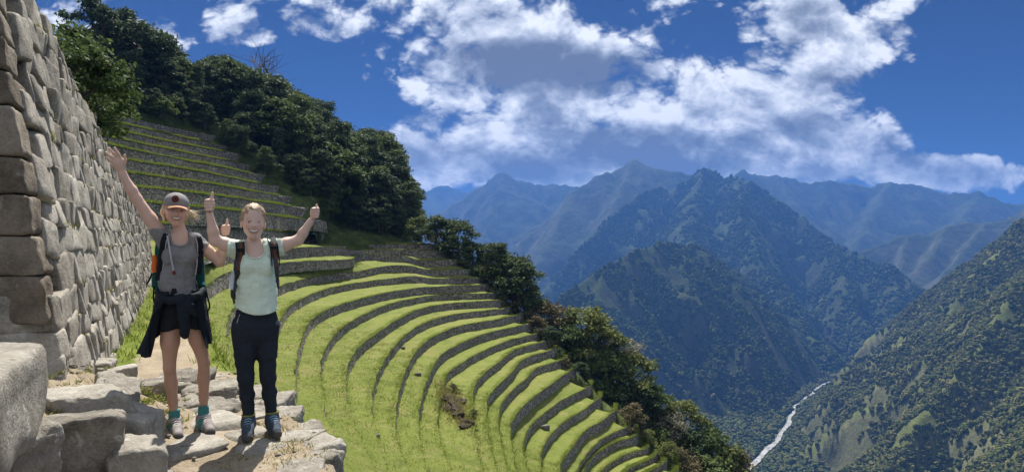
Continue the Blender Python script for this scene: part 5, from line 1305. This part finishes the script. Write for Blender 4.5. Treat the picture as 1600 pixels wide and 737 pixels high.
# blonde hair under the cap, blown to one side
gh = Sdf(F1(0, .5, 0) - .24, F1(0, .5, 0) + .24, .005)
for s in (-1, 1): gh.chain([F1(s * .98, .62, -.01), F1(s * 1.04, .42, -.03), F1(s * .92, .16, -.05)], [.016, .020, .012], 1, .01)
gh.e(F1(0, .42, -.07), (hw1 * .95, hw1 * .55, HH1 * .36), .02); gh.chain([F1(.7, .5, -.075), F1(1.35, .44, -.075), F1(1.75, .36, -.07)], [.026, .022, .010], 1, .02)
gh.wrinkle(.006, 40, 2, (1, 1, .4)); V, Fc = gh.get(); hr = obj('hair', V, Fc, M_BLOND, W1)
V, Fc = wisps([F1(1.1, .52, -.05), F1(1.3, .46, -.07), F1(1.0, .35, -.05), F1(1.2, .40, -.06)], [(1, -.1, .05), (1, 0, -.05), (.7, -.1, -.5), (1, 0, -.15)], 44, .095, 4, .0016, .35, .16); obj('hair_strands', V, Fc, M_BLOND, hr)
# pack: straps, hose, bags at the back
st1 = [on(S1, [(262, 366), (258, 376), (256, 390), (254, 405), (252, 422), (250, 436)], .012), on(S1, [(309, 370), (312, 382), (312, 396), (311, 412), (309, 428)], .012)]
bp = Sdf(Q(228, 478, .0), Q(334, 362, .42), .008); 
for x_ in (262, 281, 300): bp.c(Q(x_, 384, .19), Q(x_, 446, .20), .085, .10, .8, .03)
bp.c(Q(248, 424, .16), Q(247, 446, .15), .036, .040, 1, .02); bp.c(Q(316, 452, .15), Q(318, 464, .14), .030, .030, 1, .02); bp.wrinkle(.005, 12, 4)
V, Fc = bp.get(); pk = stand('backpack', XC, 'black and teal backpack worn by the woman in the cap', 'backpack', 'backpacks worn by the women'); obj('bag', V, Fc, M_TEAL, pk)
for q_ in st1: V, Fc = ribbon(spline(q_, .012), .042, .011); sp_ = obj('shoulder_strap', V, Fc, M_STRAPB, pk); V, Fc = tube(spline(q_ + np.array((.019 if q_ is st1[0] else -.019, -.007, 0)), .012), .0034, 5); obj('piping', V, Fc, M_GREYW, sp_)
hz = on(S1, [(263, 368), (266, 384), (268, 396), (270, 408), (272, 418), (273, 424)], .022); V, Fc = tube(spline(hz, .01), .0062, 7); ho = obj('drinking_hose', V, Fc, M_GREYW, pk)
V, Fc = rock_shape((.022, .018, .03), 5, 6, 3, 0); obj('mouthpiece', V + hz[-1], Fc, M_PATCH, ho)
V, Fc = tube([Q(243.5, 398, .10), Q(243.5, 404, .10), Q(243, 420, .10), Q(243, 425, .10)], [.012, .020, .023, .020], 10); obj('bottle', V, Fc, M_ORANGE, pk)
for pts_ in ([Q(240, 426, .08), Q(236, 436, .06), Q(232, 443, .05)], [Q(243, 446, .06), Q(242, 462, .05), Q(243, 472, .06)], [Q(318, 450, .05), Q(325, 470, .04), Q(327, 484, .05), Q(324, 490, .05)], [Q(317, 446, .02), Q(322, 460, .02), Q(320, 470, .02)]):
    V, Fc = ribbon(spline(np.array(pts_), .01), .012, .004); obj('loose_strap', V, Fc, M_STRAPB, pk)
# socks and shoes
for ank, toe in (((273, 672), (280.5, 691)), ((317.5, 672), (328.5, 690.5))):
    a_ = Q(ank[0], 680, .028); b_ = Q(toe[0], 680, -.18); a_[2] = b_[2] = .026
    gs = Sdf(a_ - .14, a_ + np.array((.1, .1, .25)), .005); gs.c(a_ + (0, -.01, .05), Q(ank[0], 642, a_[1] - .004), .043, .040, 1, .02); gs.c(a_ + (0, -.005, .07), a_ + (0, -.075, .055), .047, .042, 1, .02); gs.limit(lambda X, Y, Z: Z - Q(0, 638)[2] + 0 * X * Y)
    V, Fc = gs.get(); obj('sock', V, Fc, M_SOCK, W1); shoe(W1, a_, b_, M_SHOEL, M_LACE, M_SOLE, 'shoe', .118)

# ================================================================== woman in mint
XC = 402.0
W2 = stand('person', XC, 'woman in pale mint shirt and dark trousers with both thumbs up', 'person', 'women cheering on the platform')
B = Sdf(Q(312, 698, -.34), Q(512, 298, .30), .0055)
B.c(Q(399, 410), Q(401, 448), .125, .112, .70, .03); B.c(Q(401, 448), Q(399, 500), .110, .130, .66, .04); B.c(Q(376, 388), Q(421, 387), .054, .054, .85, .04)
B.e(Q(386, 416, -.05), (.06, .06, .058), .03); B.e(Q(414, 416, -.05), (.06, .06, .058), .03)
for hip, knee, ankle, off in (((383, 512), (385, 588), (389, 655), .0), ((416, 512), (418, 588), (426, 655), .0)):
    h_, k_, a_ = Q(*hip, off), Q(*knee, off - .02), Q(*ankle, off + .03); B.chain([h_, k_, a_], [.072, .034, .024], 1, .03)
B.c(Q(397, 388), Q(397, 368), .052, .045, 1, .03)
F2, hw2, HH2, HC2 = head(B, 396, 320, 373, math.radians(2), math.radians(2), -.02)
sh, el, wr = Q(370, 389), Q(337, 375, -.03), Q(329.5, 337, -.06)
B.chain([sh, (sh + el) / 2, el], [.052, .047, .040], 1, .02); B.chain([el, el * .65 + wr * .35, wr], [.040, .038, .025], 1, .02); fist(B, 329.5, 322.5, 334, 304.5, -.07, 1.0)
sh, el, wr = Q(428, 388), Q(469, 375, -.02), Q(489.5, 344, -.05)
B.chain([sh, (sh + el) / 2, el], [.052, .046, .038], 1, .02); B.chain([el, el * .65 + wr * .35, wr], [.038, .036, .025], 1, .02); fist(B, 495.5, 331.5, 498.5, 319, -.06, .95)
V, Fc = B.get(); body2 = obj('body', V, Fc, M_SKIN, W2)
def skin2(V):
    c = np.tile(np.array((.65, .465, .375)), (len(V), 1))
    nz_ = np.minimum(np.linalg.norm(V - F2(.5, .34, .07), axis=1), np.linalg.norm(V - F2(-.5, .34, .07), axis=1)); k = np.exp(-(nz_ / .024) ** 2)[:, None] * .55
    return c * (1 - k) + np.array((.64, .28, .215)) * k
colour(body2, V, skin2); face_parts(body2, B, F2, hw2, HH2, .45, True, M_BROWN)
S2 = Sdf(Q(345, 506, -.32), Q(458, 372, .27), .006)
S2.c(Q(399, 410), Q(401, 448), .142, .136, .72, .03); S2.c(Q(401, 448), Q(401, 488), .138, .166, .84, .04); S2.c(Q(376, 388), Q(421, 387), .066, .066, .85, .04)
S2.e(Q(385, 417, -.055), (.068, .064, .062), .03); S2.e(Q(414, 417, -.055), (.068, .064, .062), .03)
S2.c(Q(374, 390), Q(358, 386, -.012), .068, .066, 1, .02); S2.c(Q(424, 389), Q(441, 384, -.008), .068, .064, 1, .02)
S2.wrinkle(.009, 8, 7, (1.6, 1, .9)); S2.wrinkle(.004, 22, 17, (.6, 1, 1.6)); S2.c(Q(397, 388, -.02), Q(397, 366), .072, .062, 1, .006, True); S2.e(Q(398, 390, -.09), (.070, .08, .060), .004, True)
S2.limit(lambda X, Y, Z: Q(356, 0)[0] + (Z - Q(0, 386)[2]) * .10 - X + 0 * Y); S2.limit(lambda X, Y, Z: X - (Q(443, 0)[0] - (Z - Q(0, 384)[2]) * .25) + 0 * Y)
S2.limit(lambda X, Y, Z: Q(0, 489)[2] + .035 * ((X - Q(408, 0)[0]) / .15) ** 2 - Z + 0 * Y)
V, Fc = S2.get(); obj('shirt', V, Fc, M_MINT, W2)
rib = [Q(398, 390) + np.array((.071 * math.cos(a), 0, .057 * math.sin(a))) for a in np.linspace(math.pi * 1.03, math.pi * 1.97, 15)]
rib = np.array([(p[0], (S2.front(p[0], p[2] - .012) or -.08) - .001, p[2] - .004) for p in rib]); V, Fc = tube(rib, .0055, 6); obj('neckband', V, Fc, M_MINT, W2)
g2_ = Sdf(Q(340, 676, -.3), Q(458, 466, .3), .006)
g2_.c(Q(401, 480), Q(399, 506), .140, .160, .78, .03)
for hip, knee, ankle in (((381, 512), (384, 588), (389, 657)), ((417, 512), (419, 588), (425.5, 657))):
    h_, k_, a_ = Q(*hip), Q(*knee, -.02), Q(*ankle, .03); g2_.chain([h_, (h_ + k_) / 2, k_, k_ * .6 + a_ * .4 + (0, .012, 0), a_], [.096, .077, .058, .053, .039], 1, .02)
g2_.wrinkle(.007, 10, 6, (1, 1, 1.8)); 
for x_, y_ in ((384, 594), (419, 594), (388, 640), (425, 640)):
    for k in range(2): g2_.c(Q(x_ - 16, y_ + 7 * k - 2, -.10), Q(x_ + 16, y_ + 7 * k + 1, -.10), .006, .006, 1, .012, True)
g2_.limit(lambda X, Y, Z: Q(0, 660)[2] - Z + 0 * X * Y)
V, Fc = g2_.get(); tr_ = obj('trousers', V, Fc, M_NAVY, W2)
zp = np.array([(Q(x, y)[0], (g2_.front(Q(x, y)[0], Q(x, y)[2]) or -.1) - .001, Q(x, y)[2]) for x, y in ((375, 488), (372, 496), (369, 506))]); V, Fc = tube(zp, .0028, 5); obj('zip', V, Fc, M_GREYW, tr_)
# hair drawn back
gh = Sdf(F2(0, .5, 0) - .24, F2(0, .5, 0) + .24, .005)
gh.e(F2(0, .65, -.022), (hw2 * 1.08, hw2 * 1.30, HH2 * .40), .01); gh.e(F2(0, .40, -.075), (hw2 * .8, hw2 * .6, HH2 * .28), .02)
for s in (-1, 1): gh.chain([F2(s * .86, .76, .03), F2(s * 1.0, .60, .005), F2(s * 1.0, .50, -.02)], [.008, .009, .005], 1, .01)
gh.e(F2(0, .46, .130), (hw2 * .90, .100, HH2 * .42), .012, True); gh.wrinkle(.005, 45, 8, (1, 1, .5)); V, Fc = gh.get(); hr = obj('hair', V, Fc, M_BROWN, W2)
V, Fc = wisps([F2(-.7, .96, 0), F2(0, 1.02, 0), F2(.7, .94, 0), F2(-1.05, .6, 0), F2(1.05, .6, 0), F2(.4, 1.0, .03)], [(-.6, -.3, .5), (.2, -.5, .7), (.7, -.2, .4), (-.5, -.2, -.4), (.5, -.2, -.5), (.4, -.6, .5)], 46, .026, 5, .0009, .4, .2); obj('hair_strands', V, Fc, M_BROWN, hr)
# pack
pk = stand('backpack', XC, 'charcoal backpack with rust striped straps worn by the woman in mint', 'backpack', 'backpacks worn by the women')
bp = Sdf(Q(348, 480, .0), Q(452, 384, .42), .008)
for x_ in (382, 400, 418): bp.c(Q(x_, 404, .20), Q(x_, 446, .21), .085, .10, .8, .03)
bp.c(Q(366, 432, .15), Q(366, 462, .14), .030, .034, 1, .02); bp.wrinkle(.005, 12, 4); V, Fc = bp.get(); obj('bag', V, Fc, M_STRAP, pk)
for a_ in ([(375, 378), (376, 388), (375, 402), (372, 420), (369, 438), (367, 452)], [(424, 373), (428, 384), (430, 398), (431, 414), (432, 430)]):
    q_ = on(S2, a_, .014); w_ = np.interp(np.linspace(0, 1, len(spline(q_, .012))), [0, .45, .6, 1], [.066, .060, .030, .022])
    V, Fc = ribbon(spline(q_, .012), w_, .014); sp_ = obj('shoulder_strap', V, Fc, M_STRAP, pk)
    q2 = spline(q_[:4] + np.array((.004, -.009, 0)), .012); V, Fc = ribbon(q2, .016, .005); obj('stripe', V, Fc, M_RUST, sp_)
    for sgn in (-1, 1): V, Fc = tube(spline(q_[:4] + np.array((.028 * sgn, -.006, 0)), .012), .0045, 5); obj('edge_binding', V, Fc, M_STRAPB, sp_)
    c = q_[1] + np.array((0, -.012, -.01)); V, Fc = rock_shape((.055, .010, .022), 8, 6, 6, 0); obj('buckle', V + c, Fc, M_STRAPB, sp_)
V, Fc = tube([Q(363.5, 424, .08), Q(363.5, 429, .08), Q(363, 434, .08), Q(363, 452, .08)], [.014, .016, .026, .026], 12); bo = obj('water_bottle', V, Fc, M_BOTTLE, pk); V, Fc = tube([Q(363.5, 421, .08), Q(363.5, 425, .08)], [.014, .014], 10); obj('cap_lid', V, Fc, M_WHITE, bo)
for pts_ in ([Q(432, 418, .0), Q(433.5, 430, .0), Q(434, 440, .01)], [Q(367, 450, .0), Q(364, 462, .03), Q(366, 474, .05)]):
    V, Fc = ribbon(spline(np.array(pts_), .01), .016, .004); obj('loose_strap', V, Fc, M_STRAP, pk)
for ank, toe in (((388, 668), (386.5, 690)), ((426, 667), (434, 688.5))):
    a_ = Q(ank[0], 680, .028); b_ = Q(toe[0], 680, -.18); a_[2] = b_[2] = .026; shoe(W2, a_, b_, M_SHOED, M_LACEB, M_SOLE, 'boot', .135, M_OLIVE)

# ================================================================== walkers far off on the path by the wood
obj = obj_w
def walker(x, y, Y, h, seed, cols, lab):
    p = P(x, y, Y); s = h / 1.7; root = thing('person', p, lab, 'person', 'walkers far off on the path')
    b = Sdf(p + np.array((-.45, -.35, -.05)) * s, p + np.array((.45, .35, 1.8)) * s, .03); z = lambda q: p + np.array(q) * s
    for sg in (-1, 1): b.chain([z((.09 * sg, 0, .88)), z((.10 * sg, -.05 * sg, .47)), z((.10 * sg, .10 * sg, .05))], [.10 * s, .07 * s, .05 * s], 1, .02); b.chain([z((.17 * sg, 0, 1.38)), z((.24 * sg, .03, 1.1)), z((.22 * sg, -.1, .88))], [.06 * s, .05 * s, .04 * s], 1, .02)
    b.c(z((0, 0, .9)), z((0, 0, 1.36)), .15 * s, .16 * s, .7, .04); b.c(z((0, 0, 1.4)), z((0, 0, 1.5)), .06 * s, .06 * s, 1, .02); b.e(z((0, 0, 1.61)), (.085 * s, .10 * s, .12 * s), .02)
    V, Fc = b.get(); o_ = obj('body', V, Fc, M_SKIN, root)
    colour(o_, V, lambda V: np.where((V[:, 2:] < p[2] + .92 * s), np.array(cols[0]), np.where(V[:, 2:] < p[2] + 1.46 * s, np.array(cols[1]), np.array((.45, .28, .2)))))
    bag = Sdf(z((-.3, .0, .9)), z((.3, .5, 1.6)), .03); bag.c(z((0, .2, 1.05)), z((0, .2, 1.3)), .15 * s, .14 * s, .8, .02); V, Fc = bag.get(); obj('rucksack', V, Fc, M_STRAP, root)
walker(657, 374, 127, 1.75, 1, ((.02, .025, .05), (.03, .05, .13)), 'tiny walker standing on the far path steps, the upper of two')
walker(665, 379, 124.5, 1.75, 2, ((.03, .03, .03), (.10, .10, .11)), 'tiny walker in dark clothes on the far turf, the lower of two')
